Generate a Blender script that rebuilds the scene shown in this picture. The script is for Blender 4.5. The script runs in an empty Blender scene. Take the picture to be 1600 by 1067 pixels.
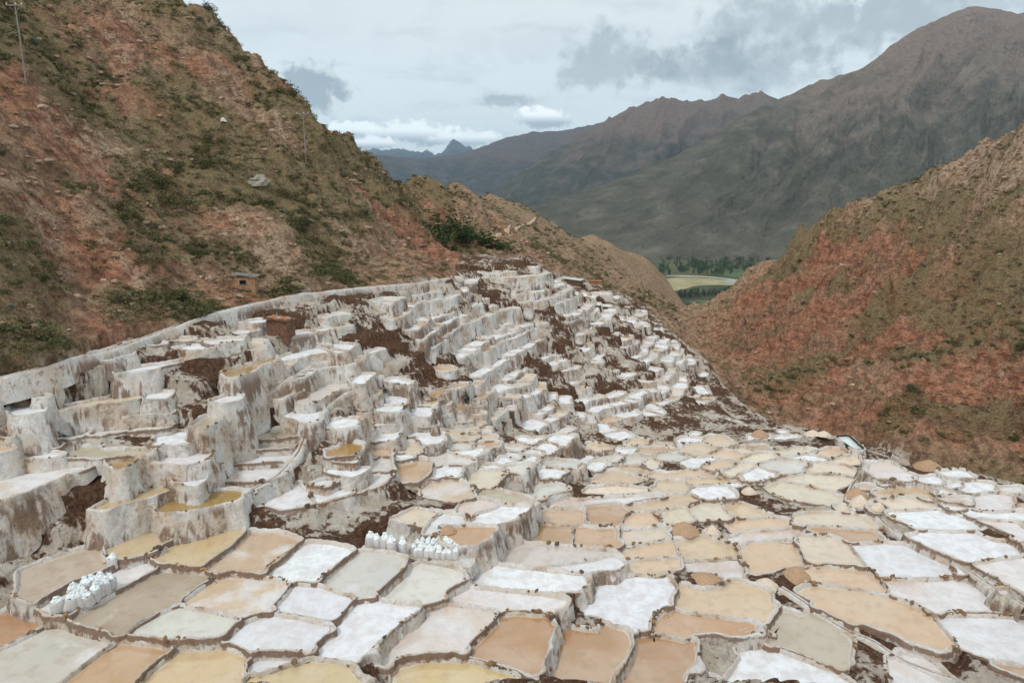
import bpy, math, random
import numpy as np
R = math.radians
rng = np.random.default_rng(7)
random.seed(7)
S = bpy.context.scene

# ------------------------------------------------------------------ camera
F, CX, CY = 1067.0, 800.0, 533.5          # focal length in photo pixels
PITCH = math.atan(233.5 / F)
cam = bpy.data.objects.new('camera', bpy.data.cameras.new('camera'))
S.collection.objects.link(cam); S.camera = cam
cam.data.sensor_width = 36.0; cam.data.lens = 36.0 * F / 1600.0
cam.data.clip_start = 0.5; cam.data.clip_end = 80000.0
cam.location = (0, 0, 0); cam.rotation_euler = (math.pi / 2 - PITCH, 0, 0)

# ------------------------------------------------------------------ world, sun, exposure
SUN_EL, SUN_AZ = R(52), R(215)             # azimuth clockwise from +Y: behind the camera, to the left
W = bpy.data.worlds.new('World'); S.world = W; W.use_nodes = True
wt = W.node_tree; wt.nodes.clear()
def wn(t, **kw):
    n = wt.nodes.new(t)
    for k, v in kw.items(): setattr(n, k, v)
    return n
def wl(a, b): wt.links.new(a, b)
def wmath(op, a, b=None, clamp=False):
    n = wn('ShaderNodeMath', operation=op, use_clamp=clamp)
    for i, v in enumerate((a, b)):
        if v is None: continue
        if isinstance(v, (int, float)): n.inputs[i].default_value = v
        else: wl(v, n.inputs[i])
    return n.outputs[0]
def wmix(f, a, b):
    n = wn('ShaderNodeMix', data_type='RGBA')
    for s, v in ((n.inputs[0], f), (n.inputs[6], a), (n.inputs[7], b)):
        if isinstance(v, tuple): s.default_value = v
        elif isinstance(v, (int, float)): s.default_value = v
        else: wl(v, s)
    return n.outputs[2]
sky = wn('ShaderNodeTexSky', sky_type='NISHITA', sun_disc=False, sun_elevation=SUN_EL, sun_rotation=SUN_AZ, altitude=3100.0, air_density=1.0, dust_density=1.5)
tc = wn('ShaderNodeTexCoord')
sep = wn('ShaderNodeSeparateXYZ'); wl(tc.outputs['Generated'], sep.inputs[0])
zz = wmath('MAXIMUM', sep.outputs[2], 0.0)
den = wmath('ADD', zz, 0.16)
cmb = wn('ShaderNodeCombineXYZ')
wl(wmath('DIVIDE', sep.outputs[0], den), cmb.inputs[0]); wl(wmath('DIVIDE', sep.outputs[1], den), cmb.inputs[1])
def wnoise(vec, sc, det, rough=0.55, off=(0, 0, 0), dist=0.0):
    m = wn('ShaderNodeMapping'); wl(vec, m.inputs[0]); m.inputs['Location'].default_value = off
    n = wn('ShaderNodeTexNoise'); wl(m.outputs[0], n.inputs['Vector'])
    n.inputs['Scale'].default_value = sc; n.inputs['Detail'].default_value = det
    n.inputs['Roughness'].default_value = rough; n.inputs['Distortion'].default_value = dist
    return n.outputs['Fac']
def wramp(v, a, b):
    n = wn('ShaderNodeMapRange', interpolation_type='SMOOTHSTEP'); wl(v, n.inputs[0])
    n.inputs[1].default_value = a; n.inputs[2].default_value = b
    return n.outputs[0]
CLOUD = 10.7                                # cloud radiance before the 0.08 strength
veil = wnoise(cmb.outputs[0], 0.55, 3.0, 0.5, (3, 1, 0))
thick = wnoise(cmb.outputs[0], 0.75, 7.0, 0.58, (5.2, 8.1, 0), 0.3)
fine = wnoise(cmb.outputs[0], 2.6, 7.0, 0.6, (1.2, 4.4, 0), 0.2)
bright = (CLOUD * 0.87, CLOUD * 0.97, CLOUD * 1.0, 1)
white = (CLOUD * 1.02, CLOUD * 1.12, CLOUD * 1.13, 1)
grey = (CLOUD * 0.36, CLOUD * 0.44, CLOUD * 0.50, 1)
base = wmix(0.86, sky.outputs[0], wmix(veil, bright, white))
def pixdir(px, py):
    dx, dy = (px - CX) / F, -(py - CY) / F
    c, s = math.cos(PITCH), math.sin(PITCH)
    v = np.array([dx, c + dy * s, -s + dy * c]); return v / np.linalg.norm(v)
# individual cumulus banks: a soft elliptical patch of sky broken up by noise; (px, py, half width, half height, top light)
dn = wnoise(tc.outputs['Generated'], 16.0, 8.0, 0.6, (0.3, 0.2, 0.9))
dn2 = wnoise(tc.outputs['Generated'], 42.0, 6.0, 0.6, (4.3, 2.2, 0.9), 0.4)
def patch(px, py, wx, wy, lo=-0.35, hi=0.45, amp=2.4):
    d = pixdir(px, py); rt = np.array([d[1], -d[0], 0.0]); rt /= np.linalg.norm(rt); up = np.cross(rt, d)
    def dot(v, k):
        n = wn('ShaderNodeVectorMath', operation='DOT_PRODUCT'); wl(tc.outputs['Generated'], n.inputs[0]); n.inputs[1].default_value = tuple(v)
        return wmath('MULTIPLY', n.outputs['Value'], k)
    a, b, c = dot(rt, F / wx), dot(up, F / wy), dot(d, 1.0)
    r2 = wmath('SQRT', wmath('ADD', wmath('MULTIPLY', a, a), wmath('MULTIPLY', b, b)))
    ka, kb = (.5, 1.7) if wx < 80 else (1.0, .6)
    nz = wmath('ADD', wmath('MULTIPLY', wmath('SUBTRACT', dn, 0.5), amp * ka), wmath('MULTIPLY', wmath('SUBTRACT', dn2, 0.5), amp * kb))
    v = wmath('ADD', wmath('SUBTRACT', 1.0, r2), nz)
    front = wmath('GREATER_THAN', c, 0.0)
    return wmath('MULTIPLY', wramp(v, lo, hi), front), b
col = base
high = wramp(thick, 0.54, 0.74)
col = wmix(wmath('MULTIPLY', high, 0.26), col, grey)
fl = wmath('MULTIPLY', wramp(fine, 0.50, 0.72), 0.30)
col = wmix(fl, col, grey)
for px, py, wx, wy, dk, amp in ((1290, 40, 150, 46, .40, 3.4), (1430, 15, 170, 36, .45, 3.4), (945, 100, 80, 34, .55, 3.2), (1075, 100, 80, 24, .45, 3.0), (1200, 95, 90, 26, .38, 3.0), (485, 143, 48, 29, .85, 1.8),
                           (790, 157, 36, 8, .6, 1.8), (1160, 120, 120, 22, .40, 2.4), (880, 70, 160, 25, .12, 2.4)):
    f, b = patch(px, py, wx, wy, amp=amp)
    col = wmix(wmath('MULTIPLY', f, dk), col, grey)
for px, py, wx, wy, amp in ((848, 184, 44, 18, 1.4), (550, 206, 50, 14, 1.5), (640, 210, 75, 20, 1.5), (735, 218, 70, 16, 1.5), (590, 225, 60, 12, 1.5)):
    f, b = patch(px, py, wx, wy, 0.0, 0.4, amp)
    lit = wmix(wramp(b, -0.55, 0.35), (CLOUD * 0.45, CLOUD * 0.56, CLOUD * 0.64, 1), (CLOUD * 1.25, CLOUD * 1.34, CLOUD * 1.35, 1))
    col = wmix(wmath('MULTIPLY', f, .95), col, lit)
bg = wn('ShaderNodeBackground'); bg.inputs['Strength'].default_value = 0.08
wl(col, bg.inputs['Color']); wo = wn('ShaderNodeOutputWorld'); wl(bg.outputs[0], wo.inputs['Surface'])

sun = bpy.data.objects.new('sun', bpy.data.lights.new('sun', 'SUN')); S.collection.objects.link(sun)
sun.data.energy = 1.5; sun.data.angle = R(10); sun.data.color = (1.0, 0.95, 0.88)
sun.rotation_euler = (math.pi / 2 - SUN_EL, 0, math.pi - SUN_AZ)
vs = S.view_settings
vs.view_transform = 'Standard'; vs.look = 'None'; vs.exposure = 0.15; vs.gamma = 1.0; vs.use_curve_mapping = False
S.cycles.max_bounces = 5; S.cycles.diffuse_bounces = 3; S.cycles.glossy_bounces = 2; S.cycles.volume_bounces = 0
S.cycles.use_denoising = True

# ------------------------------------------------------------------ numeric helpers
cP, sP = math.cos(PITCH), math.sin(PITCH)
def ray(px, py):
    dx, dy = (np.asarray(px, float) - CX) / F, -(np.asarray(py, float) - CY) / F
    return dx, cP + dy * sP, -sP + dy * cP
def at(px, py, Y):
    x, y, z = ray(px, py); return np.array([x / y * Y, Y, z / y * Y])
def atz(px, py, z):
    x, y, w = ray(px, py); k = z / w
    return np.stack([x * k, y * k], -1)
def proj(x, y, z):
    d = y * cP - z * sP; u = y * sP + z * cP
    return CX + F * x / d, CY - F * u / d
_perm = rng.permutation(512).astype(np.int64)
_grad = rng.normal(size=(512, 3)); _grad /= np.linalg.norm(_grad, axis=1)[:, None]
def noise3(x, y, z):
    x, y, z = np.broadcast_arrays(x, y, z)
    xi, yi, zi = np.floor(x).astype(np.int64), np.floor(y).astype(np.int64), np.floor(z).astype(np.int64)
    xf, yf, zf = x - xi, y - yi, z - zi
    u, v, w = (t * t * t * (t * (t * 6 - 15) + 10) for t in (xf, yf, zf))
    out = 0
    for a in (0, 1):
        for b in (0, 1):
            for c in (0, 1):
                h = _perm[(_perm[(_perm[(xi + a) & 511] + yi + b) & 511] + zi + c) & 511]
                g = _grad[h]
                d = g[..., 0] * (xf - a) + g[..., 1] * (yf - b) + g[..., 2] * (zf - c)
                out = out + (u if a else 1 - u) * (v if b else 1 - v) * (w if c else 1 - w) * d
    return out * 1.5
def fbm(x, y, z=0.0, octv=4, lac=2.03, gain=0.5):
    s, a, f = 0, 1.0, 1.0
    for o in range(octv):
        s = s + a * noise3(np.asarray(x) * f + o * 17.3, np.asarray(y) * f + o * 5.1, np.asarray(z) * f + o * 9.7); a *= gain; f *= lac
    return s
def ridged(x, y, z=0.0, octv=4):
    s, a, f = 0, 1.0, 1.0
    for o in range(octv):
        s = s + a * (1 - 2 * np.abs(noise3(np.asarray(x) * f + o * 11.3, np.asarray(y) * f + o * 7.7, np.asarray(z) * f))); a *= 0.5; f *= 2.1
    return s
def inpoly(px, py, poly):
    px, py = np.asarray(px, float), np.asarray(py, float); r = np.zeros(px.shape, bool)
    P = np.asarray(poly, float); Q = np.roll(P, -1, 0)
    for (x0, y0), (x1, y1) in zip(P, Q):
        if y0 == y1: continue
        r ^= ((y0 > py) != (y1 > py)) & (px < (x1 - x0) * (py - y0) / (y1 - y0) + x0)
    return r
def sm(a, b, x):
    t = np.clip((x - a) / (b - a), 0, 1); return t * t * (3 - 2 * t)
def area2(P):
    Q = np.roll(P, -1, 0); return 0.5 * np.sum(P[:, 0] * Q[:, 1] - Q[:, 0] * P[:, 1])
def resample(P, step, closed=True):
    P = np.asarray(P, float); Q = np.vstack([P, P[:1]]) if closed else P
    L = np.r_[0, np.cumsum(np.linalg.norm(np.diff(Q, axis=0), axis=1))]
    n = max(8 if closed else 2, int(round(L[-1] / step)))
    s = np.linspace(0, L[-1], n, endpoint=not closed)
    return np.stack([np.interp(s, L, Q[:, k]) for k in range(Q.shape[1])], -1)
def chaikin(P, k=1, a=0.25):
    for _ in range(k):
        Q = np.roll(P, -1, 0); P = np.stack([P * (1 - a) + Q * a, P * a + Q * (1 - a)], 1).reshape(-1, P.shape[1])
    return P

# ------------------------------------------------------------------ object helpers
COL = S.collection
def link_mesh(name, verts, faces, mat=None, parent=None, smooth=True, attrs=None, loc=None):
    """faces: list of int arrays, each (n,k)"""
    me = bpy.data.meshes.new(name)
    v = np.asarray(verts, np.float32)
    if loc is not None: v = v - np.asarray(loc, np.float32)
    me.vertices.add(len(v)); me.vertices.foreach_set('co', v.ravel())
    faces = [np.asarray(f, np.int32) for f in faces if len(f)]
    idx = np.concatenate([f.ravel() for f in faces]); tot = np.concatenate([np.full(len(f), f.shape[1], np.int32) for f in faces])
    me.loops.add(len(idx)); me.loops.foreach_set('vertex_index', idx)
    me.polygons.add(len(tot)); me.polygons.foreach_set('loop_start', np.r_[0, np.cumsum(tot)[:-1]].astype(np.int32)); me.polygons.foreach_set('loop_total', tot)
    me.polygons.foreach_set('use_smooth', np.full(len(tot), smooth))
    for k, a in (attrs or {}).items():
        a = np.asarray(a, np.float32)
        if a.ndim == 1:
            at_ = me.attributes.new(k, 'FLOAT', 'POINT'); at_.data.foreach_set('value', a)
        else:
            at_ = me.attributes.new(k, 'FLOAT_COLOR', 'POINT'); at_.data.foreach_set('color', a.ravel())
    me.update(); me.validate()
    if mat is not None: me.materials.append(mat)
    o = bpy.data.objects.new(name, me); COL.objects.link(o)
    if loc is not None: o.location = tuple(float(t) for t in loc)
    if parent is not None: o.parent = parent
    return o
def tag(o, label=None, cat=None, group=None, kind=None):
    if label: o['label'] = label
    if cat: o['category'] = cat
    if group: o['group'] = group
    if kind: o['kind'] = kind
    return o
def empty(name, loc, rz=0.0):
    o = bpy.data.objects.new(name, None); COL.objects.link(o); o.location = tuple(float(t) for t in loc); o.rotation_euler[2] = rz; o.empty_display_size = 0.2
    return o
def put(name, me, loc, rz=0.0, sc=1.0, parent=None):
    o = bpy.data.objects.new(name, me); COL.objects.link(o); o.location = tuple(float(t) for t in loc)
    o.rotation_euler = (0, 0, rz); o.scale = (sc, sc, sc) if np.isscalar(sc) else sc
    if parent is not None: o.parent = parent
    return o
def gridfaces(n, m, wrap=False):
    """n rows x m columns of vertices; wrap joins the last column to the first"""
    i = np.arange(n - 1)[:, None] * m; j = np.arange(m if wrap else m - 1)[None, :]; j2 = (j + 1) % m
    return np.stack([i + j, i + j2, i + m + j2, i + m + j], -1).reshape(-1, 4)
class MB:                                   # little mesh collector
    def __init__(s): s.v, s.f, s.n = [], [], 0
    def add(s, v, f):
        s.v.append(np.asarray(v, float)); s.f += [tuple(int(i) + s.n for i in q) for q in f]; s.n += len(v)
    def box(s, c, d, rot=0.0, taper=1.0):
        x, y, z = np.array(d) / 2.0; P = np.array([[a * x * (taper if k > 0 else 1), b * y * (taper if k > 0 else 1), k * z] for k in (-1, 1) for a, b in ((-1, -1), (1, -1), (1, 1), (-1, 1))])
        cr, sr = math.cos(rot), math.sin(rot); P = np.stack([P[:, 0] * cr - P[:, 1] * sr, P[:, 0] * sr + P[:, 1] * cr, P[:, 2]], -1) + np.array(c)
        s.add(P, [(3, 2, 1, 0), (4, 5, 6, 7), (0, 1, 5, 4), (1, 2, 6, 5), (2, 3, 7, 6), (3, 0, 4, 7)])
    def tube(s, pts, rad, k=6):
        pts = np.array(pts, float); n = len(pts); rad = np.broadcast_to(rad, n); V = []
        for i in range(n):
            t = pts[min(i + 1, n - 1)] - pts[max(i - 1, 0)]; t /= np.linalg.norm(t) + 1e-9
            a = np.cross(t, (0, 0, 1) if abs(t[2]) < .9 else (1, 0, 0)); a /= np.linalg.norm(a); b = np.cross(t, a)
            for j in range(k):
                q = 2 * math.pi * j / k; V.append(pts[i] + rad[i] * (a * math.cos(q) + b * math.sin(q)))
        f = [(i * k + j, i * k + (j + 1) % k, (i + 1) * k + (j + 1) % k, (i + 1) * k + j) for i in range(n - 1) for j in range(k)]
        f += [tuple(range(k))[::-1], tuple(range((n - 1) * k, n * k))]
        s.add(V, f)
    def mesh(s, name, mat=None, smooth=False):
        me = bpy.data.meshes.new(name); me.from_pydata([tuple(p) for p in np.concatenate(s.v)], [], s.f)
        if smooth: me.polygons.foreach_set('use_smooth', [True] * len(me.polygons))
        if mat: me.materials.append(mat)
        me.update(); return me
    def build(s, name, mat, parent=None, loc=(0, 0, 0), rz=0.0, smooth=False):
        return put(name, s.mesh(name, mat, smooth), loc, rz, 1.0, parent)

# ------------------------------------------------------------------ materials
class NT:
    def __init__(s, name):
        s.m = bpy.data.materials.new(name); s.m.use_nodes = True; s.t = s.m.node_tree; s.t.nodes.clear()
        s.out = s.t.nodes.new('ShaderNodeOutputMaterial'); s.b = s.t.nodes.new('ShaderNodeBsdfPrincipled'); s.t.links.new(s.b.outputs[0], s.out.inputs[0])
    def set(s, sock, v):
        if v is None: return
        if hasattr(v, 'is_linked'): s.t.links.new(v, sock)
        elif isinstance(v, tuple) and len(v) == 3 and sock.type == 'RGBA': sock.default_value = (*v, 1)
        else: sock.default_value = v
    def pos(s, scale=(1, 1, 1), obj=False, off=(0, 0, 0)):
        n = s.t.nodes.new('ShaderNodeMapping'); n.inputs['Scale'].default_value = scale; n.inputs['Location'].default_value = off
        if obj: g = s.t.nodes.new('ShaderNodeTexCoord').outputs['Object']
        else: g = s.t.nodes.new('ShaderNodeNewGeometry').outputs['Position']
        s.t.links.new(g, n.inputs[0]); return n.outputs[0]
    def noise(s, sc=1.0, det=4.0, rough=0.55, vec=None, dist=0.0):
        n = s.t.nodes.new('ShaderNodeTexNoise'); s.set(n.inputs['Vector'], vec if vec is not None else s.pos())
        n.inputs['Scale'].default_value = sc; n.inputs['Detail'].default_value = det; n.inputs['Roughness'].default_value = rough; n.inputs['Distortion'].default_value = dist
        return n.outputs['Fac']
    def vor(s, sc=1.0, vec=None, feat='F1'):
        n = s.t.nodes.new('ShaderNodeTexVoronoi'); n.feature = feat; s.set(n.inputs['Vector'], vec if vec is not None else s.pos()); n.inputs['Scale'].default_value = sc
        return n.outputs['Distance']
    def step(s, v, a, b):
        n = s.t.nodes.new('ShaderNodeMapRange'); n.interpolation_type = 'SMOOTHSTEP'; s.set(n.inputs[0], v); n.inputs[1].default_value = a; n.inputs[2].default_value = b
        return n.outputs[0]
    def rng(s, v, a, b, c, d):
        n = s.t.nodes.new('ShaderNodeMapRange'); s.set(n.inputs[0], v)
        for i, q in enumerate((a, b, c, d)): n.inputs[i + 1].default_value = q
        return n.outputs[0]
    def math(s, op, a, b=None, clamp=False):
        n = s.t.nodes.new('ShaderNodeMath'); n.operation = op; n.use_clamp = clamp; s.set(n.inputs[0], a); s.set(n.inputs[1], b); return n.outputs[0]
    def mix(s, f, a, b, blend='MIX'):
        n = s.t.nodes.new('ShaderNodeMix'); n.data_type = 'RGBA'; n.blend_type = blend; s.set(n.inputs[0], f); s.set(n.inputs[6], a); s.set(n.inputs[7], b); return n.outputs[2]
    def attr(s, name, out='Fac'):
        n = s.t.nodes.new('ShaderNodeAttribute'); n.attribute_name = name; return n.outputs[out]
    def bump(s, h, st=0.5, dist=0.1):
        n = s.t.nodes.new('ShaderNodeBump'); n.inputs['Strength'].default_value = st; n.inputs['Distance'].default_value = dist; s.set(n.inputs['Height'], h)
        s.t.links.new(n.outputs[0], s.b.inputs['Normal'])
    def nz(s):
        g = s.t.nodes.new('ShaderNodeNewGeometry'); x = s.t.nodes.new('ShaderNodeSeparateXYZ'); s.t.links.new(g.outputs['True Normal'], x.inputs[0]); return x.outputs[2]
    def fin(s, col, rough=0.9, spec=0.2):
        s.set(s.b.inputs['Base Color'], col); s.set(s.b.inputs['Roughness'], rough); s.set(s.b.inputs['Specular IOR Level'], spec); return s.m
def plain(name, col, rough=0.85, var=0.25, sc=6.0, spec=0.2):
    t = NT(name); n = t.noise(sc, 5.0, 0.6)
    dk = tuple(c * (1 - var) for c in col); lt = tuple(min(1, c * (1 + var)) for c in col)
    m = t.fin(t.mix(t.step(n, .3, .7), dk, lt), rough, spec); t.bump(n, .3, .03); return m
#MATERIALS
def mat_terrain():
    t = NT('hillside_soil')
    red, veg, pale, salt = t.attr('red'), t.attr('veg'), t.attr('pale'), t.attr('salt')
    big, mid, fin_, grit = t.noise(.12, 5, .6), t.noise(.9, 6, .62), t.noise(4.5, 6, .65), t.noise(14.0, 4, .7)
    strat = t.noise(.55, 6, .62, t.pos((.35, .35, 2.2)))
    soil = t.mix(t.step(mid, .32, .68), (.185, .118, .076), (.45, .30, .20))
    rsoil = t.mix(t.step(t.math('ADD', t.math('MULTIPLY', strat, .4), t.math('MULTIPLY', mid, .6)), .36, .64), (.20, .085, .056), (.50, .245, .155))
    rf = t.math('MULTIPLY', red, t.step(t.math('ADD', big, t.math('MULTIPLY', mid, .5)), .55, .85))
    c = t.mix(rf, soil, rsoil)
    psoil = t.mix(t.step(fin_, .3, .7), (.28, .20, .135), (.58, .46, .34))
    c = t.mix(t.math('MULTIPLY', pale, t.step(mid, .40, .60)), c, psoil)
    c = t.mix(t.math('MULTIPLY', t.step(grit, .60, .72), t.step(mid, .42, .6)), c, (.44, .35, .285))
    c = t.mix(t.math('MULTIPLY', t.step(fin_, .56, .70), .55), c, (.10, .065, .045))
    vf = t.math('MULTIPLY', veg, t.step(t.math('ADD', t.math('MULTIPLY', fin_, .5), t.math('MULTIPLY', mid, .5)), .42, .54))
    vc = t.mix(t.step(grit, .3, .7), (.12, .108, .050), (.28, .235, .125))
    c = t.mix(t.math('MULTIPLY', vf, .85), c, vc)
    sp = t.noise(2.3, 6, .7, t.pos((1, 1, 1.3), off=(1, 2, 3)))
    c = t.mix(1.0, c, t.mix(t.step(t.math('ADD', t.math('MULTIPLY', sp, .55), t.math('MULTIPLY', fin_, .45)), .36, .64), (.68, .66, .64), (1.55, 1.52, 1.48)), 'MULTIPLY')
    # salt-field banks: brown earth, crusted and streaked with salt
    st1, st2 = t.noise(1.0, 6, .62, t.pos((2.4, 2.4, .38)), .4), t.noise(.26, 4, .55, t.pos((1, 1, 1.4), off=(3, 9, 1)))
    brown = t.mix(t.step(fin_, .3, .7), (.075, .040, .026), (.21, .115, .072))
    crust = t.mix(t.step(mid, .3, .7), (.58, .46, .36), (.78, .71, .62))
    sm_ = t.step(t.math('ADD', t.math('ADD', t.math('MULTIPLY', st1, .45), t.math('MULTIPLY', st2, .55)), t.math('MULTIPLY', t.attr('crust'), .05)), .495, .555)
    sc = t.mix(sm_, brown, crust)
    c = t.mix(salt, c, sc)
    t.bump(t.math('ADD', t.math('ADD', t.math('MULTIPLY', mid, 1.0), t.math('MULTIPLY', fin_, .45)), t.math('ADD', t.math('MULTIPLY', sp, .7), t.math('MULTIPLY', strat, .6))), 1.0, .7)
    return t.fin(c, .95, .1)
def mat_bund():
    t = NT('salt_bund')
    mud = t.attr('mud'); wallf = t.attr('wall')
    a, b, g = t.noise(.5, 5, .6), t.noise(3.2, 6, .65), t.noise(16.0, 4, .7)
    st = t.noise(1.0, 6, .62, t.pos((2.6, 2.6, .45)), .5)
    st2 = t.noise(.30, 4, .55, t.pos((1.0, 1.0, 1.2), off=(7, 3, 2)))
    w = t.mix(t.step(b, .3, .7), (.53, .48, .43), (.74, .72, .70))
    w = t.mix(t.step(a, .42, .66), w, (.56, .46, .37))
    brown = t.mix(t.step(g, .3, .7), (.105, .060, .040), (.27, .165, .105))
    stain = t.math('MULTIPLY', t.step(t.math('ADD', t.math('MULTIPLY', st, .45), t.math('MULTIPLY', st2, .55)), .50, .58), wallf)
    spots = t.math('MULTIPLY', t.step(g, .58, .66), t.step(b, .38, .58))
    topst = t.math('MULTIPLY', t.step(t.math('ADD', t.math('MULTIPLY', b, .6), t.math('MULTIPLY', a, .4)), .52, .62), .7)
    c = t.mix(topst, w, t.mix(.45, brown, (.42, .31, .23)))
    c = t.mix(t.math('MULTIPLY', stain, .85), c, brown); c = t.mix(t.math('MULTIPLY', spots, .7), c, brown)
    mf = t.step(t.math('ADD', mud, t.math('MULTIPLY', t.math('SUBTRACT', b, .5), 1.5)), .36, .70)
    c = t.mix(t.math('MULTIPLY', mf, .9), c, t.mix(.15, brown, (.40, .28, .20)))
    t.bump(t.math('ADD', t.math('ADD', t.math('MULTIPLY', b, .6), t.math('MULTIPLY', g, .3)), t.math('MULTIPLY', st, .8)), 1.0, .12)
    return t.fin(c, .88, .2)
def mat_brine():
    t = NT('brine_surface')
    pc = t.attr('pc', 'Color'); wet = t.attr('wet'); ph = t.attr('ph')
    cv = t.t.nodes.new('ShaderNodeCombineXYZ'); t.set(cv.inputs[0], t.math('MULTIPLY', ph, 37.0)); t.set(cv.inputs[2], t.math('MULTIPLY', ph, 91.0))
    av = t.t.nodes.new('ShaderNodeVectorMath'); av.operation = 'ADD'; t.set(av.inputs[0], t.pos()); t.set(av.inputs[1], cv.outputs[0]); P = av.outputs[0]
    n1, n2, n3, n4 = t.noise(.32, 4, .55, P, .3), t.noise(1.6, 6, .62, P, .2), t.noise(9.0, 4, .65, P), t.noise(38.0, 3, .7, P)
    # dry crust and brine meet along a shoreline set by the pool's own wetness
    f = t.math('ADD', t.math('ADD', t.math('MULTIPLY', n1, .75), t.math('MULTIPLY', n2, .25)), t.rng(wet, 0, 1, .38, -.38))
    dry = t.step(f, .44, .56)
    brine = t.mix(t.math('MULTIPLY', t.step(n1, .35, .65), .6), pc, t.mix(.5, pc, (.70, .61, .52)))
    brine = t.mix(t.math('MULTIPLY', t.step(n2, .47, .68), .5), brine, t.mix(.5, pc, (.30, .20, .13)))
    flk = t.math('MULTIPLY', t.step(t.math('ADD', t.math('MULTIPLY', n3, .5), t.math('MULTIPLY', n2, .5)), .57, .66), .5)
    brine = t.mix(t.math('MULTIPLY', flk, t.step(ph, .35, .7)), brine, (.70, .67, .62))
    eg = t.attr('edge'); em = t.step(t.math('ADD', t.math('MULTIPLY', eg, .55), t.math('MULTIPLY', t.math('ADD', n2, t.math('MULTIPLY', n1, .7)), .55)), .72, .95)
    brine = t.mix(t.math('MULTIPLY', em, .75), brine, (.70, .62, .54))
    ctint = t.mix(.30, (.79, .80, .83), pc)
    crust = t.mix(t.step(n2, .38, .66), ctint, t.mix(.62, ctint, (.58, .52, .50)))
    crust = t.mix(t.math('MULTIPLY', t.step(n3, .55, .75), .35), crust, (.50, .43, .40))
    crust = t.mix(t.math('MULTIPLY', em, .6), crust, (.56, .44, .36))
    rk = t.noise(1.0, 3, .6, t.pos((5.0, .8, 1)))
    crust = t.mix(t.math('MULTIPLY', t.step(rk, .52, .72), .22), crust, (.52, .47, .45))
    t.bump(t.math('MULTIPLY', t.math('ADD', n3, t.math('MULTIPLY', n4, .5)), dry), .5, .04)
    return t.fin(t.mix(dry, brine, crust), t.rng(dry, 0, 1, .045, .65), t.rng(dry, 0, 1, .8, .3))
M_TER, M_BUND, M_BRINE = mat_terrain(), mat_bund(), mat_brine()
def mat_leaf(name, a, b, c):
    t = NT(name); oi = t.t.nodes.new('ShaderNodeObjectInfo'); n = t.noise(2.5, 3, .6)
    col = t.mix(oi.outputs['Random'], t.mix(t.step(n, .3, .7), a, b), t.mix(t.step(n, .3, .7), b, c)); return t.fin(col, .8, .15)
M_SHRUB = mat_leaf('shrub_leaf', (.050, .056, .024), (.10, .10, .042), (.17, .15, .07))
M_GRASS = mat_leaf('dry_grass', (.075, .068, .028), (.16, .135, .062), (.30, .24, .13))
M_AGAVE = mat_leaf('agave_leaf', (.075, .105, .075), (.13, .165, .12), (.20, .23, .17))
M_TREE = mat_leaf('tree_leaf', (.022, .045, .017), (.045, .080, .028), (.075, .115, .040))
M_STONE = NT('field_stone'); _oi = M_STONE.t.nodes.new('ShaderNodeObjectInfo')
_n = M_STONE.noise(9, 5, .6)
M_STONE.bump(_n, .6, .05)
M_STONE = M_STONE.fin(M_STONE.mix(M_STONE.step(_n, .35, .7), M_STONE.mix(_oi.outputs['Random'], (.055, .045, .038), (.24, .125, .045)), M_STONE.mix(_oi.outputs['Random'], (.13, .10, .08), (.40, .25, .12))), .8, .25)
M_BAG = plain('woven_sack', (.60, .57, .56), .75, .07, 14)
M_LINER = plain('sack_liner', (.80, .84, .85), .45, .05, 10, .4)
M_ADOBE = plain('adobe_wall', (.34, .20, .125), .95, .25, 4)
M_DARKADOBE = plain('mud_brick', (.16, .085, .055), .95, .35, 4)
M_TILE = plain('clay_tile', (.40, .17, .085), .85, .3, 6)
M_TIN = plain('weathered_tin', (.46, .53, .52), .45, .12, 3, .5)
M_HOLE = plain('dark_interior', (.012, .010, .009), 1, .1)
M_POLE = plain('pole_wood', (.25, .21, .18), .9, .2, 5)
M_WHITE = plain('whitewash', (.66, .63, .58), .9, .1, 4)
M_TARP = plain('green_tarp', (.02, .045, .032), .6, .2, 4)
M_ROCK = plain('pale_rock', (.30, .265, .22), .95, .3, 2)
M_DIRT = plain('trodden_path', (.46, .33, .215), .95, .2, .8)

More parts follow.
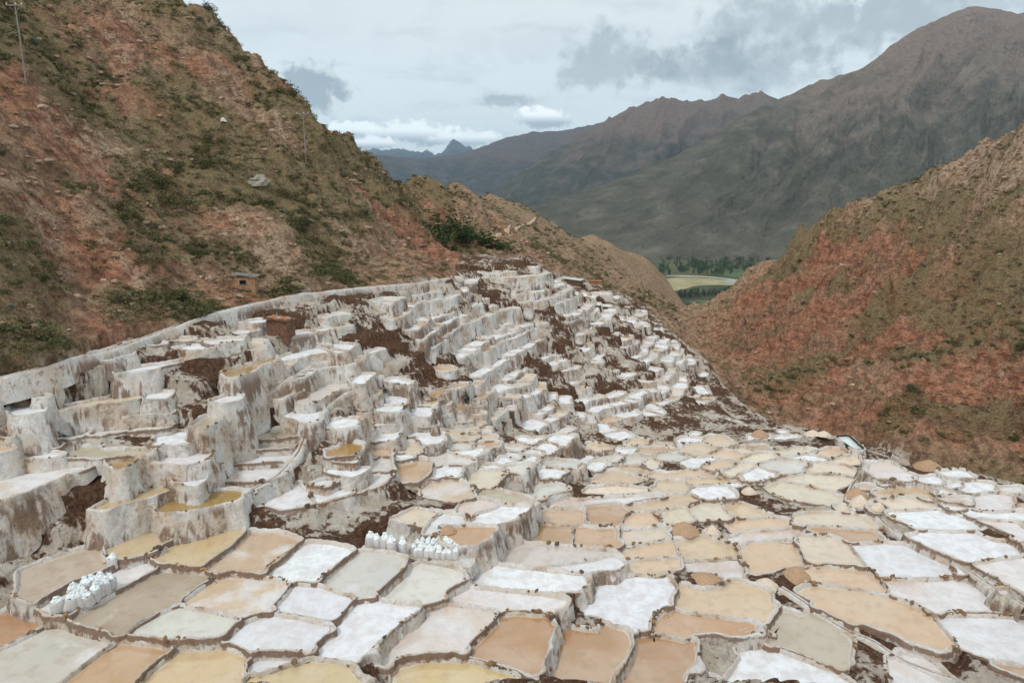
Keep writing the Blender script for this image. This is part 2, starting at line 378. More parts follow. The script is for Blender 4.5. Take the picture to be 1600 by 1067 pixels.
# ------------------------------------------------------------------ lie of the land: height points read off the photograph as (px, py, distance ahead)
K = '''0,1067,22.6 400,1067,22.3 800,1067,22.3 1200,1067,22.3 1600,1067,22.3
0,950,28 150,960,27.5 450,950,28.4 900,950,28.7 1200,950,28.7 1600,950,28.5 300,900,31.2 600,900,32 900,900,32.6 1200,900,32.6 1600,900,32 300,850,34 600,850,37 900,850,37.3 1200,850,37.4 1600,850,37.4
900,800,44 1200,800,44 1600,800,43 850,750,52 1100,750,53 1400,750,53.5 1600,760,51 900,700,63 1100,700,64.5 1300,700,64.5 950,675,70 1200,667,73 1340,692,66.5 1060,670,72
1190,640,100 1130,580,150 1080,510,290
1600,700,80 1600,600,92 1600,500,101 1600,400,110 1600,300,120 1600,200,130 1500,730,76 1500,650,88 1500,550,102 1500,450,117 1500,350,132
1400,700,79 1400,600,95 1400,500,120 1400,400,145 1250,670,88 1250,600,106 1250,500,145 1250,430,175 1150,560,152 1150,500,190 1120,480,255
0,590,38.5 90,568,41 180,545,44.5 330,490,54 470,460,63 600,447,72 700,435,81 720,405,100 830,405,101
0,500,41.5 0,400,46 0,300,52 0,200,58.5 0,100,67 0,0,77 100,520,46 100,420,52 100,300,60 100,200,67 100,100,76 100,0,85 200,500,50 200,400,58 200,300,66 200,200,75 200,100,84 200,0,94
300,440,60 300,350,68 300,250,77 300,120,89 400,430,65 400,350,72 400,250,81 400,150,91 500,400,75 500,330,81 475,240,87 600,400,84 600,310,100 550,360,83 550,290,96 650,400,98 690,360,122 650,350,110
720,385,119 800,390,122 880,440,117 950,452,130 1000,450,200 1050,490,280 900,400,180 800,370,180 720,330,180 1010,480,124 900,430,140
500,780,38.4 480,700,42.3 650,600,57 550,550,55.5 700,650,56 800,700,58.5 650,700,49.7 750,500,79 850,600,73.5 850,450,94 950,550,87 950,480,107 1050,600,85 1050,530,105 1130,650,78 640,520,64 900,640,70 1000,490,114 1100,560,104 780,440,93
100,690,39 100,620,40.5 250,600,43 300,560,47 250,650,41.5 420,560,52 350,620,43.5 480,590,51'''
SIL = '''310,-12,98 345,45,97 420,110,95 485,168,93 491,205,94 540,222,103 580,240,113 650,283,145 700,290,195 760,300,260 850,345,310 930,367,350 1000,400,380 1040,440,390 1062,475,385 1088,502,345
1600,200,130 1540,228,140 1480,256,150 1400,290,168 1330,322,185 1250,368,210 1180,412,250 1140,455,270 1105,498,300'''
PTS = [at(*map(float, q.split(','))) for q in K.split()]
for q in SIL.split():
    px, py, Y = map(float, q.split(',')); p = at(px, py, Y); PTS.append(p)
    for k, dr in ((1.12, .35), (1.4, .5)):
        PTS.append(np.array([p[0] * k, Y * k, p[2] / Y * Y * k - dr * Y * (k - 1)]))
for p in ((-18, 8, -17), (0, 8, -16), (18, 8, -16), (-31, 18, -12.0), (-42, 25, -5), (-52, 35, 2), (-80, 50, 22), (-95, 85, 38), (-55, 5, 2), (-110, 140, 40), (-110, 230, 5),
          (40, 20, -17), (46, 40, -24), (52, 55, -33), (44, 74, -33.5), (47, 60, -33), (58, 40, -31), (64, 20, -27), (78, 20, -14), (80, 45, -16), (110, 50, -2), (108, 90, -1), (150, 110, 16), (150, 170, 6),
          (45, 120, -37), (62, 220, -49), (100, 400, -95), (130, 520, -140), (0, 600, -120), (150, 700, -190), (-150, 500, -60), (-250, 400, 0), (250, 300, -20), (300, 600, -160), (-100, 700, -120), (-300, 700, -80), (400, 700, -180)):
    PTS.append(np.array(p, float))
PTS = np.array(PTS)
class RBF:
    def __init__(s, P, c, lam):
        s.p, s.c = P[:, :2], c; n = len(P); D = np.sqrt(((s.p[:, None] - s.p[None]) ** 2).sum(-1) + c * c)
        A = np.zeros((n + 3, n + 3)); A[:n, :n] = D - np.diag(lam); Q = np.c_[np.ones(n), s.p]; A[:n, n:] = Q; A[n:, :n] = Q.T
        w = np.linalg.solve(A, np.r_[P[:, 2], 0, 0, 0]); s.w, s.a = w[:n], w[n:]
    def __call__(s, x, y):
        x, y = np.asarray(x, float), np.asarray(y, float); sh = x.shape; X = np.stack([x.ravel(), y.ravel()], -1); o = np.empty(len(X))
        p2 = (s.p ** 2).sum(1)
        for i in range(0, len(X), 20000):
            q = X[i:i + 20000]; d2 = (q ** 2).sum(1)[:, None] + p2[None] - 2 * q @ s.p.T
            o[i:i + 20000] = np.sqrt(np.maximum(d2, 0) + s.c * s.c) @ s.w + s.a[0] + q @ s.a[1:]
        return o.reshape(sh)
def lam_of(P): return 0.004 * np.hypot(P[:, 0], P[:, 1]) ** 0.9
H0 = RBF(PTS, 2.0, lam_of(PTS))
def hit(px, py, Hf, y0=14.0, y1=420.0):
    """first meeting of the pixel's ray with the land"""
    px, py = np.atleast_1d(np.asarray(px, float)), np.atleast_1d(np.asarray(py, float))
    x, y, z = ray(px, py); ys = y0 * (y1 / y0) ** np.linspace(0, 1, 170)
    Z = (z / y)[:, None] * ys[None]; X = (x / y)[:, None] * ys[None]
    d = Z - Hf(X, np.broadcast_to(ys, X.shape)); k = np.argmax(d < 0, axis=1); k = np.where((d < 0).any(1), np.maximum(k, 1), len(ys) - 1)
    i = np.arange(len(px)); a, b = d[i, k - 1], d[i, k]; t = np.clip(a / (a - b + 1e-9), 0, 1); Y = ys[k - 1] + t * (ys[k] - ys[k - 1])
    return np.stack([x / y * Y, Y, z / y * Y], -1)
# ------------------------------------------------------------------ ponds traced from the photograph: colour letter, then the waterline; (origin x, origin y, scale) per block
TRACE = {(0, 667, .375): '''
N -60,970 175,850 330,862 455,900 430,935 265,1060 180,1120 -60,1120
O -80,780 60,780 165,830 90,875 -80,950
O 535,910 640,915 685,945 600,1010 545,1067 500,1120 200,1120 290,1050 420,950
Y 740,945 870,925 970,945 1010,985 1010,1040 985,1120 560,1120 640,1020
Y 1060,1050 1200,1000 1360,985 1460,1010 1510,1067 1520,1110 1020,1110 1030,1067
G 1050,1000 1130,975 1290,968 1250,985 1100,1028 1052,1040
G 1100,785 1240,800 1405,845 1340,880 1290,935 1180,925 1010,905 945,880 1010,830
N 740,757 880,775 995,805 925,870 800,880 640,875 540,855 590,815 690,775
B 640,605 760,600 845,615 850,650 730,735 540,850 480,862 350,830 290,800 400,745 530,675
M 960,620 1080,630 1200,655 1185,690 1130,740 1080,780 1000,795 870,765 755,740 850,670
G 1230,660 1330,665 1380,685 1460,710 1440,760 1400,805 1280,790 1140,765 1190,715
W 1290,480 1400,490 1480,515 1420,560 1310,650 1200,640 1090,620 1160,560 1220,515
M 1050,435 1150,435 1260,470 1180,540 1080,615 960,600 845,590 920,540 1000,470
Y 900,440 1000,425 1020,440 960,500 840,585 760,585 675,560 730,500
Y 480,480 560,445 640,425 680,440 690,455 600,530 530,555 450,535 445,495
B 330,510 410,510 430,560 455,580 430,600 300,642 240,682 130,742 70,705 90,655 80,600 180,560
D 470,602 600,583 640,600 560,645 480,685 400,722 285,788 235,785 150,755 245,698 305,662 440,622
A 640,360 700,325 830,285 960,258 1010,265 1015,290 960,315 820,350 700,362
Y 380,345 470,300 600,260 690,245 710,255 640,290 530,325 440,350
P -90,240 0,215 150,190 330,165 335,180 200,235 60,290 -90,340
B 270,110 350,95 520,95 640,95 620,115 520,128 400,133 290,130
A 450,142 560,132 565,150 520,175 490,180
W 650,55 740,20 850,15 840,35 790,75 720,80 640,70
P 870,60 900,70 880,120 850,150 760,165 690,150 720,120 800,80
B 1050,40 1120,15 1260,10 1250,40 1150,52 1050,55
B 990,80 1050,65 1245,58 1230,90 1100,100 980,108
G 960,130 1100,115 1225,110 1215,140 1080,152 940,160
P 920,185 1060,165 1195,160 1185,200 1120,230 1000,235 910,225
W 900,260 1000,245 1130,232 1100,255 1050,275 1010,264
W 710,200 770,190 850,195 865,225 820,255 760,245 715,220
A 1370,95 1440,80 1500,75 1500,100 1470,120 1370,130
W 1395,140 1490,130 1480,155 1400,150
W 1370,180 1450,170 1540,172 1500,200 1460,215 1380,195
G 1300,235 1400,210 1440,215 1360,255''',
(500, 667, .375): '''
W 170,740 330,745 425,757 300,850 160,965 140,975 -30,945 60,850 110,780
Y 310,1010 430,975 560,985 700,1015 860,1067 900,1120 320,1120 300,1060
P 470,755 620,750 735,780 720,810 660,860 600,925 480,935 350,955 260,990 240,975 330,880
O 770,795 830,785 930,800 985,825 960,870 940,940 920,1020 890,1025 780,985 615,940 680,880
O 1030,835 1130,850 1290,875 1300,900 1270,960 1210,1040 1195,1110 930,1110 960,1040 985,950 990,880
O 1340,890 1450,895 1570,930 1570,970 1520,1030 1500,1120 1240,1120 1270,1030 1320,960
N 170,520 270,525 360,545 350,590 290,640 220,710 110,700 0,660 0,645 80,580
N 420,560 520,575 605,610 590,645 520,690 480,735 370,740 250,720 300,660 360,600
W 640,590 760,580 930,600 1110,640 1115,660 1060,685 980,690 800,670 650,655 615,635
P 560,690 620,670 800,690 990,710 1035,720 1010,760 900,765 720,760 540,735 530,715
W 1220,630 1340,625 1470,650 1480,670 1440,740 1380,780 1345,835 1220,810 1100,780 1150,700
N 790,495 880,490 1060,505 1230,520 1160,545 1000,570 860,578 720,565 750,520
G 1000,590 1120,570 1240,545 1270,575 1240,600 1120,605 1020,600
O 930,350 1100,340 1105,412 1000,412 905,400
O 1115,340 1230,330 1265,345 1255,400 1235,412 1113,412
O 910,421 1050,421 1048,500 950,500 825,480
O 1062,421 1235,421 1230,490 1130,510 1055,505
O 540,430 640,412 740,415 730,440 650,500 560,490 500,475
W 690,360 770,330 880,330 870,350 780,405 640,408 620,400
C 330,370 390,340 490,352 470,385 430,410 350,400 290,385
G 510,365 590,370 590,400 500,405 480,440 440,445 470,400
P 600,315 670,305 735,318 700,345 620,360 580,350
M 490,225 540,210 590,225 630,260 640,300 560,313 470,300 420,285 430,270
C 650,190 720,180 760,195 755,215 720,260 650,255 620,230
B 670,280 760,272 850,295 890,318 800,320 720,315
N 900,255 940,235 1000,245 1030,260 950,275 920,300 870,300
O 355,165 430,140 455,155 450,190 400,230 370,225 355,190
T 1160,210 1230,190 1310,205 1345,220 1300,235 1150,238
C 1130,255 1230,245 1335,258 1330,275 1200,278 1110,275
P 960,340 1050,310 1200,295 1400,285 1430,292 1300,308 1150,322 1000,343
T 1295,330 1400,308 1540,292 1560,310 1450,340 1300,355
T 1280,385 1330,365 1400,365 1415,400 1360,420 1270,420
C 1412,365 1510,350 1545,375 1550,395 1440,408 1430,395
C 1280,435 1430,422 1445,460 1380,483 1280,492 1275,460
T 1260,540 1340,497 1470,478 1490,545 1390,550 1270,555
T 1300,567 1500,560 1505,590 1380,615 1300,605''',
(1000, 667, .375): '''
T 150,475 270,455 340,480 385,540 290,550 180,550 155,510
T 450,485 620,485 655,530 660,565 600,590 510,610 470,615 455,550
C 690,460 800,455 860,500 920,555 920,580 800,570 710,560 680,500
P 200,575 400,562 420,595 430,640 370,640 300,605 190,603
T 190,665 270,680 400,650 480,660 545,690 540,730 490,805 380,795 240,780 145,755 170,710
O 100,772 230,790 370,810 485,828 460,860 430,880 300,855 180,865 50,840
T 650,685 700,665 850,680 1020,715 1150,760 1230,830 1285,900 1280,935 1180,910 1000,845 830,780 740,735
T 740,600 800,585 940,595 990,650 1020,690 900,668 760,648 690,640
B 640,780 700,780 800,830 870,870 890,900 870,960 880,995 760,985 640,930 560,905 590,840
W 470,935 560,930 660,970 800,1020 880,1067 900,1120 300,1120 370,1050 410,980
P 1030,960 1100,975 1250,1020 1330,1067 1400,1120 1070,1120 1040,1040
G 890,500 1010,485 1090,490 1200,540 1290,590 1300,610 1200,630 1010,625 960,590
P 1030,642 1180,642 1350,642 1450,690 1560,750 1580,772 1400,765 1240,765 1180,740 1060,690
G 1260,797 1400,795 1560,805 1700,805 1700,1010 1500,985 1390,950 1340,900
O 1480,992 1620,1008 1680,1050 1600,1045
P 1390,582 1500,557 1660,542 1720,640 1700,720 1600,690 1460,615
W 1110,452 1200,440 1400,445 1500,490 1590,530 1480,545 1370,560 1290,540 1180,490
W 1040,360 1150,352 1270,350 1350,385 1395,420 1270,430 1150,415 1070,390
C 1020,312 1080,294 1160,302 1220,335 1150,345 1040,345
T 1000,265 1100,255 1190,255 1240,298 1150,288 1010,283
P 965,150 1030,142 1080,165 1150,215 1120,230 1000,215 955,190
C 590,225 680,205 800,195 880,215 860,250 790,270 700,245
C 530,240 600,235 740,267 845,292 840,320 730,322 600,300 530,265
C 640,370 720,358 860,360 950,380 990,420 960,430 800,410 650,405
T 375,415 450,390 600,380 630,410 600,425 450,440 380,435
P 380,465 420,447 600,442 650,437 660,455 560,470 400,480
O 720,430 840,432 980,442 1010,470 900,480 830,455
W 200,265 280,245 360,245 400,275 400,298 300,298
C 210,335 320,315 365,375 320,385 240,395
T 345,325 430,320 520,355 540,365 450,375 390,375
C 685,180 740,155 850,165 900,185 880,200 740,193
N 510,160 560,140 650,145 700,155 650,185 560,190
W 440,202 500,178 560,194 510,215 450,225
C 370,190 420,155 480,160 430,190 400,200
T 45,205 200,180 290,190 310,215 180,215 80,220
T 80,226 180,224 200,270 80,275
T 197,224 340,222 355,235 280,245 205,248
A 440,82 520,75 545,95 495,106
C 380,95 430,85 485,108 440,115
T 290,115 350,97 450,120 390,145
C 435,130 530,110 570,130 480,155
C 570,110 640,87 730,95 720,110 600,122
T 710,110 790,88 850,105 780,130
W 610,130 690,118 760,135 680,142
C 780,152 850,127 920,130 910,155 860,162
K 822,46 870,42 925,93 897,96
W 1250,187 1350,180 1390,210 1330,205
W 1150,212 1230,207 1250,233 1190,233
W 1210,272 1310,272 1330,285 1250,288
P 1250,293 1370,293 1380,315 1290,315
W 1350,357 1500,362 1640,372 1640,395 1440,380
P 1425,390 1560,402 1690,470 1600,482 1530,440
W 1600,490 1690,490 1700,530 1640,525''',
(0, 400, .375): '''
A 925,490 1000,460 1070,440 1160,415 1140,435 1080,460 1060,480 960,515
P 850,355 930,345 1020,340 1000,355 880,372
W 740,385 850,372 890,385 800,398
P 880,610 920,590 1010,585 1000,605 930,620
B 790,710 860,665 950,655 900,700 850,720
W 1180,670 1240,635 1335,630 1310,690 1260,690
N 1240,600 1340,540 1450,525 1430,550 1370,585 1300,620 1230,620
W 1460,525 1520,495 1560,495 1510,540
W 1400,700 1430,675 1490,680 1480,710 1410,720
T -90,800 20,785 60,810 -90,832
W 80,842 180,817 260,827 200,847''',
(600, 560, .1875): '''
W -40,330 60,310 175,310 180,370 150,388 -60,388
W -60,400 180,397 130,440 70,455 -60,450
W 235,430 290,405 390,410 380,490 240,485
W 20,190 100,165 220,200 215,225 100,215
O 370,330 400,280 500,258 520,270 450,315 400,335
O 525,255 600,217 720,205 640,240 545,265
O 745,225 770,197 840,195 800,225
Y 320,385 370,350 470,345 430,380 330,395
A 580,410 620,390 705,400 695,420 640,445
O 722,405 760,372 850,370 845,385 760,410
O 860,362 900,325 1000,340 940,370 890,380
C 1000,335 1020,310 1140,310 1120,335
W 240,620 290,605 500,605 500,650 470,705 430,720 370,710 320,670
W -50,600 110,595 120,660 60,690 -60,690
C 540,575 650,555 810,548 780,575 640,592 530,595
T 525,610 760,600 730,635 530,640
C 530,650 720,645 710,690 540,695
N 550,740 600,702 690,702 720,750 620,763
W 570,785 650,775 800,765 780,800 740,830 650,815
N 400,820 490,785 600,822 730,848 690,880 560,890 450,880
W 420,930 500,902 640,897 630,960 580,990 450,985
O 845,735 880,700 970,700 940,730
P 1020,750 1060,712 1200,730 1120,770
W 1110,665 1160,655 1280,670 1250,705 1180,700
W 1270,735 1340,710 1440,720 1430,760 1390,795 1300,755
W 1360,680 1420,640 1590,645 1500,725 1430,710
W 915,865 1000,832 1070,860 1020,890
N 980,820 1050,787 1150,810 1120,850 1060,840
W 1160,850 1210,817 1260,820 1250,880 1200,890
P 1160,790 1200,767 1330,775 1290,805 1180,810
N 1060,905 1120,888 1195,895 1150,960 1090,940
W 1280,960 1330,925 1500,950 1430,990 1340,985
W 780,920 830,900 930,910 900,945
N 1390,880 1440,855 1600,860 1600,910 1500,900''',
(900, 560, .1875): '''
W 840,680 900,655 1030,670 1040,690 900,713
T 890,770 920,718 1050,718 1160,755 1080,790 980,800
T 1070,680 1130,640 1220,650 1310,710 1170,725
O 510,790 540,750 750,750 750,785 640,800
W 310,790 330,755 500,760 470,800
T 440,710 470,675 610,675 590,710
Y 90,740 120,705 310,740 260,765 170,765
C 600,740 640,702 770,725 760,740
N 400,850 420,820 570,830 480,890 410,890
N 190,850 240,807 390,820 360,850
W 20,820 140,830 60,905 20,910
C 570,880 620,840 700,890 640,910
N 680,830 740,795 880,800 900,820 780,850
W 900,880 960,850 1130,832 1190,850 1050,880 980,910
T 1090,910 1150,870 1270,862 1320,880 1220,930 1130,935
T 320,910 400,897 520,905 580,930 460,962 360,930
T 485,970 560,947 605,952 570,1000
W 100,912 150,882 220,882 160,925'''}
ZSET = {(330, 784): -17.2, (205, 780): -16.8, (60, 755): -15.4, (165, 708): -15.0, (190, 725): -15.2, (280, 684): -15.0, (300, 708): -15.5, (430, 678): -16.5, (415, 697): -16.8, (410, 717): -17.1,
        (395, 742): -17.4, (380, 763): -17.7, (538, 705): -17.0, (545, 738): -17.6, (505, 753): -18.0, (300, 748): -16.4, (390, 578): -12.3, (350, 531): -10.9, (305, 544): -11.1, (355, 626): -13.2, (325, 657): -14.0,
        (472, 648): -15.6, (505, 615): -14.9, (565, 592): -14.7, (735, 836): -18.9, (785, 806): -19.2, (656, 808): -19.1, (700, 767): -19.5, (758, 749): -20.0, (80, 890): -18.6, (213, 850): -18.6, (315, 857): -18.6, (652, 735): -19.0}
PC = {'W': ((.82, .83, .86), .06, 'bright white'), 'G': ((.63, .61, .62), .36, 'greyish white'), 'P': ((.63, .51, .445), .44, 'pinkish pale'), 'T': ((.60, .425, .265), .86, 'tan'), 'Y': ((.57, .42, .225), .92, 'yellowish'),
      'O': ((.46, .265, .135), .95, 'orange brown'), 'A': ((.36, .215, .06), 1.1, 'amber'), 'N': ((.62, .585, .53), .62, 'pale greenish'), 'C': ((.68, .565, .43), .78, 'cream'), 'M': ((.60, .45, .30), .56, 'half white half tan'),
      'B': ((.46, .385, .28), .86, 'murky olive tan'), 'D': ((.66, .50, .39), .3, 'dry salmon'), 'K': ((.62, .68, .68), .5, 'green-edged grey')}
class Pond: pass
PONDS = []
for (ox, oy, sc), txt in TRACE.items():
    for ln in txt.strip().splitlines():
        c, *q = ln.split(); P = np.array([[float(t) for t in a.split(',')] for a in q]) * sc + (ox, oy)
        p = Pond(); p.cls, p.pix, p.auto = c, P, False; p.c = P.mean(0); p.small = sc < .2
        if p.small or abs(area2(P)) < 900: p.pix = p.c + (P - p.c) * 1.13
        PONDS.append(p)
# drop tracings that double an earlier one
keep = []
for p in PONDS:
    if not any(inpoly(p.c[:1], p.c[1:], q.pix)[0] or inpoly(q.c[:1], q.c[1:], p.pix)[0] for q in keep): keep.append(p)
PONDS = keep
g0 = hit([p.c[0] for p in PONDS], [p.c[1] for p in PONDS], H0)
zp = g0[:, 2].copy(); wp = np.full(len(PONDS), .25)
for (px, py), z in ZSET.items():
    i = min(range(len(PONDS)), key=lambda i: np.hypot(*(PONDS[i].c - (px, py)))); zp[i] = z; wp[i] = 3.0
# levels: where one pond's near edge stands over another's far edge, the bank between them is close to upright
rows, rhs = [], []
span = []
for p in PONDS:
    d = {}
    D = resample(p.pix, 1.5)
    for x, y in D:
        k = int(x // 6); a = d.setdefault(k, [1e9, -1e9]); a[0] = min(a[0], y); a[1] = max(a[1], y)
    span.append(d)
for i, p in enumerate(PONDS):
    acc = {}
    for k, (t0, b0) in span[i].items():
        best, bj = 46.0, -1
        for j in range(len(PONDS)):
            if j != i and k in span[j]:
                g = span[j][k][0] - b0
                if -3 < g < best: best, bj = g, j
        if bj >= 0: acc.setdefault(bj, []).append((k * 6 + 3, b0, span[bj][k][0], best))
    for j, L in acc.items():
        if len(L) < 2: continue
        x, ya, yb, g = np.mean(L, axis=0)
        ra, rb = (lambda q: q[2] / q[1])(ray(x, ya)), (lambda q: q[2] / q[1])(ray(x, yb))
        w = min(1.0, len(L) / 5) * (1.0 if g < 15 else .45)
        r = np.zeros(len(PONDS)); r[i], r[j] = 1 / ra - .10, -1 / rb + .10
        w *= 1.5 * abs(ra); rows.append(r * w); rhs.append(.34 * w)
# ponds side by side on the flats share a level
lat = {}
for i, p in enumerate(PONDS):
    d = {}
    for x, y in resample(p.pix, 1.5):
        k = int(y // 6); a = d.setdefault(k, [1e9, -1e9]); a[0] = min(a[0], x); a[1] = max(a[1], x)
    lat[i] = d
for i, p in enumerate(PONDS):
    for j, q in enumerate(PONDS):
        if i == j or min(p.c[1], q.c[1]) < 730 or wp[i] > 1 or wp[j] > 1: continue
        ks = [k for k in lat[i] if k in lat[j] and -4 < lat[j][k][0] - lat[i][k][1] < 18]
        if len(ks) >= 2:
            r = np.zeros(len(PONDS)); r[i], r[j] = 1, -1; rows.append(r * .7); rhs.append(0.0)
A = np.vstack([np.array(rows), np.diag(wp)]); zsol = np.linalg.lstsq(A, np.r_[rhs, wp * zp], rcond=None)[0]
for p, z in zip(PONDS, zsol):
    p.z = z; p.xy = atz(p.pix[:, 0], p.pix[:, 1], z)
    if area2(p.xy) < 0: p.xy = p.xy[::-1]; p.pix = p.pix[::-1]
cen = []
for p in PONDS:                               # the land comes up to each pond's level at its sides and back
    c = p.xy.mean(0); hgt = np.ptp(p.pix[:, 1]); cen.append([*c, p.z])
    for (x, y), (u, v) in zip(p.xy, p.pix):
        if v < p.c[1] + .12 * hgt: cen.append([*(c + ((x, y) - c) * 1.06), p.z])
cen = np.array(cen)
P2 = np.vstack([PTS, cen]); Hx = RBF(P2, .9, np.r_[lam_of(PTS) * 2.0, np.full(len(cen), .35)])
_GX, _GY = np.arange(-52, 62.1, .4), np.arange(12, 150.1, .4)
_GZ = Hx(*np.meshgrid(_GX, _GY))
_GZ0 = H0(*np.meshgrid(_GX, _GY)); _bx = np.minimum(sm(-52, -42, _GX), 1 - sm(52, 62, _GX))[None] * np.minimum(sm(12, 13, _GY), 1 - sm(130, 150, _GY))[:, None]
_GZ = _GZ0 + (_GZ - _GZ0) * _bx
def Hr(x, y):
    u, v = np.clip((np.asarray(x) + 52) / .4, 0, len(_GX) - 1.001), np.clip((np.asarray(y) - 12) / .4, 0, len(_GY) - 1.001); i, j = u.astype(int), v.astype(int); a, b = u - i, v - j
    return (_GZ[j, i] * (1 - a) + _GZ[j, i + 1] * a) * (1 - b) + (_GZ[j + 1, i] * (1 - a) + _GZ[j + 1, i + 1] * a) * b
def H(x, y):
    x, y = np.asarray(x, float), np.asarray(y, float); o = Hr(x, y); m = (x < -52) | (x > 62) | (y < 12) | (y > 150)
    if m.any(): o = np.array(o); o[m] = H0(x[m], y[m])
    return o
# occupancy of the picture plane, used only to keep ponds from being laid over each other
OCC = np.zeros((1140 // 2, 1800 // 2), bool)       # cell = 2 px, x offset 100
def paint(P, grow=1.0):
    c = P.mean(0); Q = c + (P - c) * grow; x0, x1 = int(Q[:, 0].min() + 100) // 2, int(Q[:, 0].max() + 100) // 2 + 1; y0, y1 = int(Q[:, 1].min()) // 2, int(Q[:, 1].max()) // 2 + 1
    x0, x1, y0, y1 = max(x0, 0), min(x1, 900), max(y0, 0), min(y1, 570)
    if x1 <= x0 or y1 <= y0: return
    X, Y = np.meshgrid(np.arange(x0, x1) * 2 - 99, np.arange(y0, y1) * 2 + 1); OCC[y0:y1, x0:x1] |= inpoly(X, Y, Q)
def busy(P):
    D = np.vstack([resample(P, 3.0), P.mean(0)[None]]); i, j = ((D[:, 0] + 100) // 2).astype(int), (D[:, 1] // 2).astype(int)
    return OCC[np.clip(j, 0, 569), np.clip(i, 0, 899)].mean()
for p in PONDS: paint(p.pix, 1.0 + 12 / max(20, np.ptp(p.pix[:, 0])))
# ------------------------------------------------------------------ the terraced hillside: ponds laid along the contours
TERR = [(-60, 606), (0, 594), (90, 572), (180, 549), (250, 523), (330, 495), (400, 478), (455, 466), (520, 456), (600, 449), (700, 437), (722, 409), (828, 406), (850, 425), (905, 446), (965, 462), (1015, 490), (1062, 540), (1128, 605), (1192, 656), (1150, 668), (1060, 676), (1000, 690), (930, 690), (870, 690), (800, 672), (750, 650), (690, 690), (640, 700), (610, 760), (560, 800), (430, 800), (400, 770), (330, 740), (140, 770), (20, 760), (-60, 770)]
_CX, _CY = np.arange(-45, 60.01, .25), np.arange(25, 150.01, .25)
_MX, _MY = np.meshgrid(_CX, _CY); _C = Hr(_MX, _MY) + 0.95 * noise3(_MX / 9.0, _MY / 9.0, 3.3) + .50 * noise3(_MX / 3.8, _MY / 3.8, 8.3)
_Cgy, _Cgx = np.gradient(_C, .25)
def H2(x, y, g=_C):
    u, v = (x + 45) * 4, (y - 25) * 4
    i, j = min(max(int(u), 0), len(_CX) - 2), min(max(int(v), 0), len(_CY) - 2); a, b = u - i, v - j
    return (g[j, i] * (1 - a) + g[j, i + 1] * a) * (1 - b) + (g[j + 1, i] * (1 - a) + g[j + 1, i + 1] * a) * b
def grad(x, y): return np.array([H2(x, y, _Cgx), H2(x, y, _Cgy)])
_TR = [(float(a), float(b)) for a, b in TERR]
def inside(x, y, z):
    px, py = proj(x, y, z); r = False; x1, y1 = _TR[-1]
    for x0, y0 in _TR:
        if (y0 > py) != (y1 > py) and px < (x1 - x0) * (py - y0) / (y1 - y0) + x0: r = not r
        x1, y1 = x0, y0
    return r
lv = [-9.9]
while lv[-1] > -29: lv.append(lv[-1] - random.choice((.7, .9, 1.1, 1.4, 1.8)))
seeds = []
for a, b in (((560, 455), (600, 700)), ((700, 440), (720, 690)), ((775, 410), (850, 690)), ((880, 445), (1000, 690)), ((990, 480), (1100, 670)), ((480, 465), (560, 600)), ((640, 450), (650, 680)), ((930, 455), (1150, 660)), ((20, 592), (40, 760)), ((110, 570), (120, 760)), ((200, 546), (210, 760)), ((330, 497), (330, 740)), ((430, 475), (450, 780)), ((540, 500), (560, 790))):
    seeds.append(hit(np.linspace(a[0], b[0], 60), np.linspace(a[1], b[1], 60), Hr, 20, 148))
clear = random.Random(5)
ncont = 0
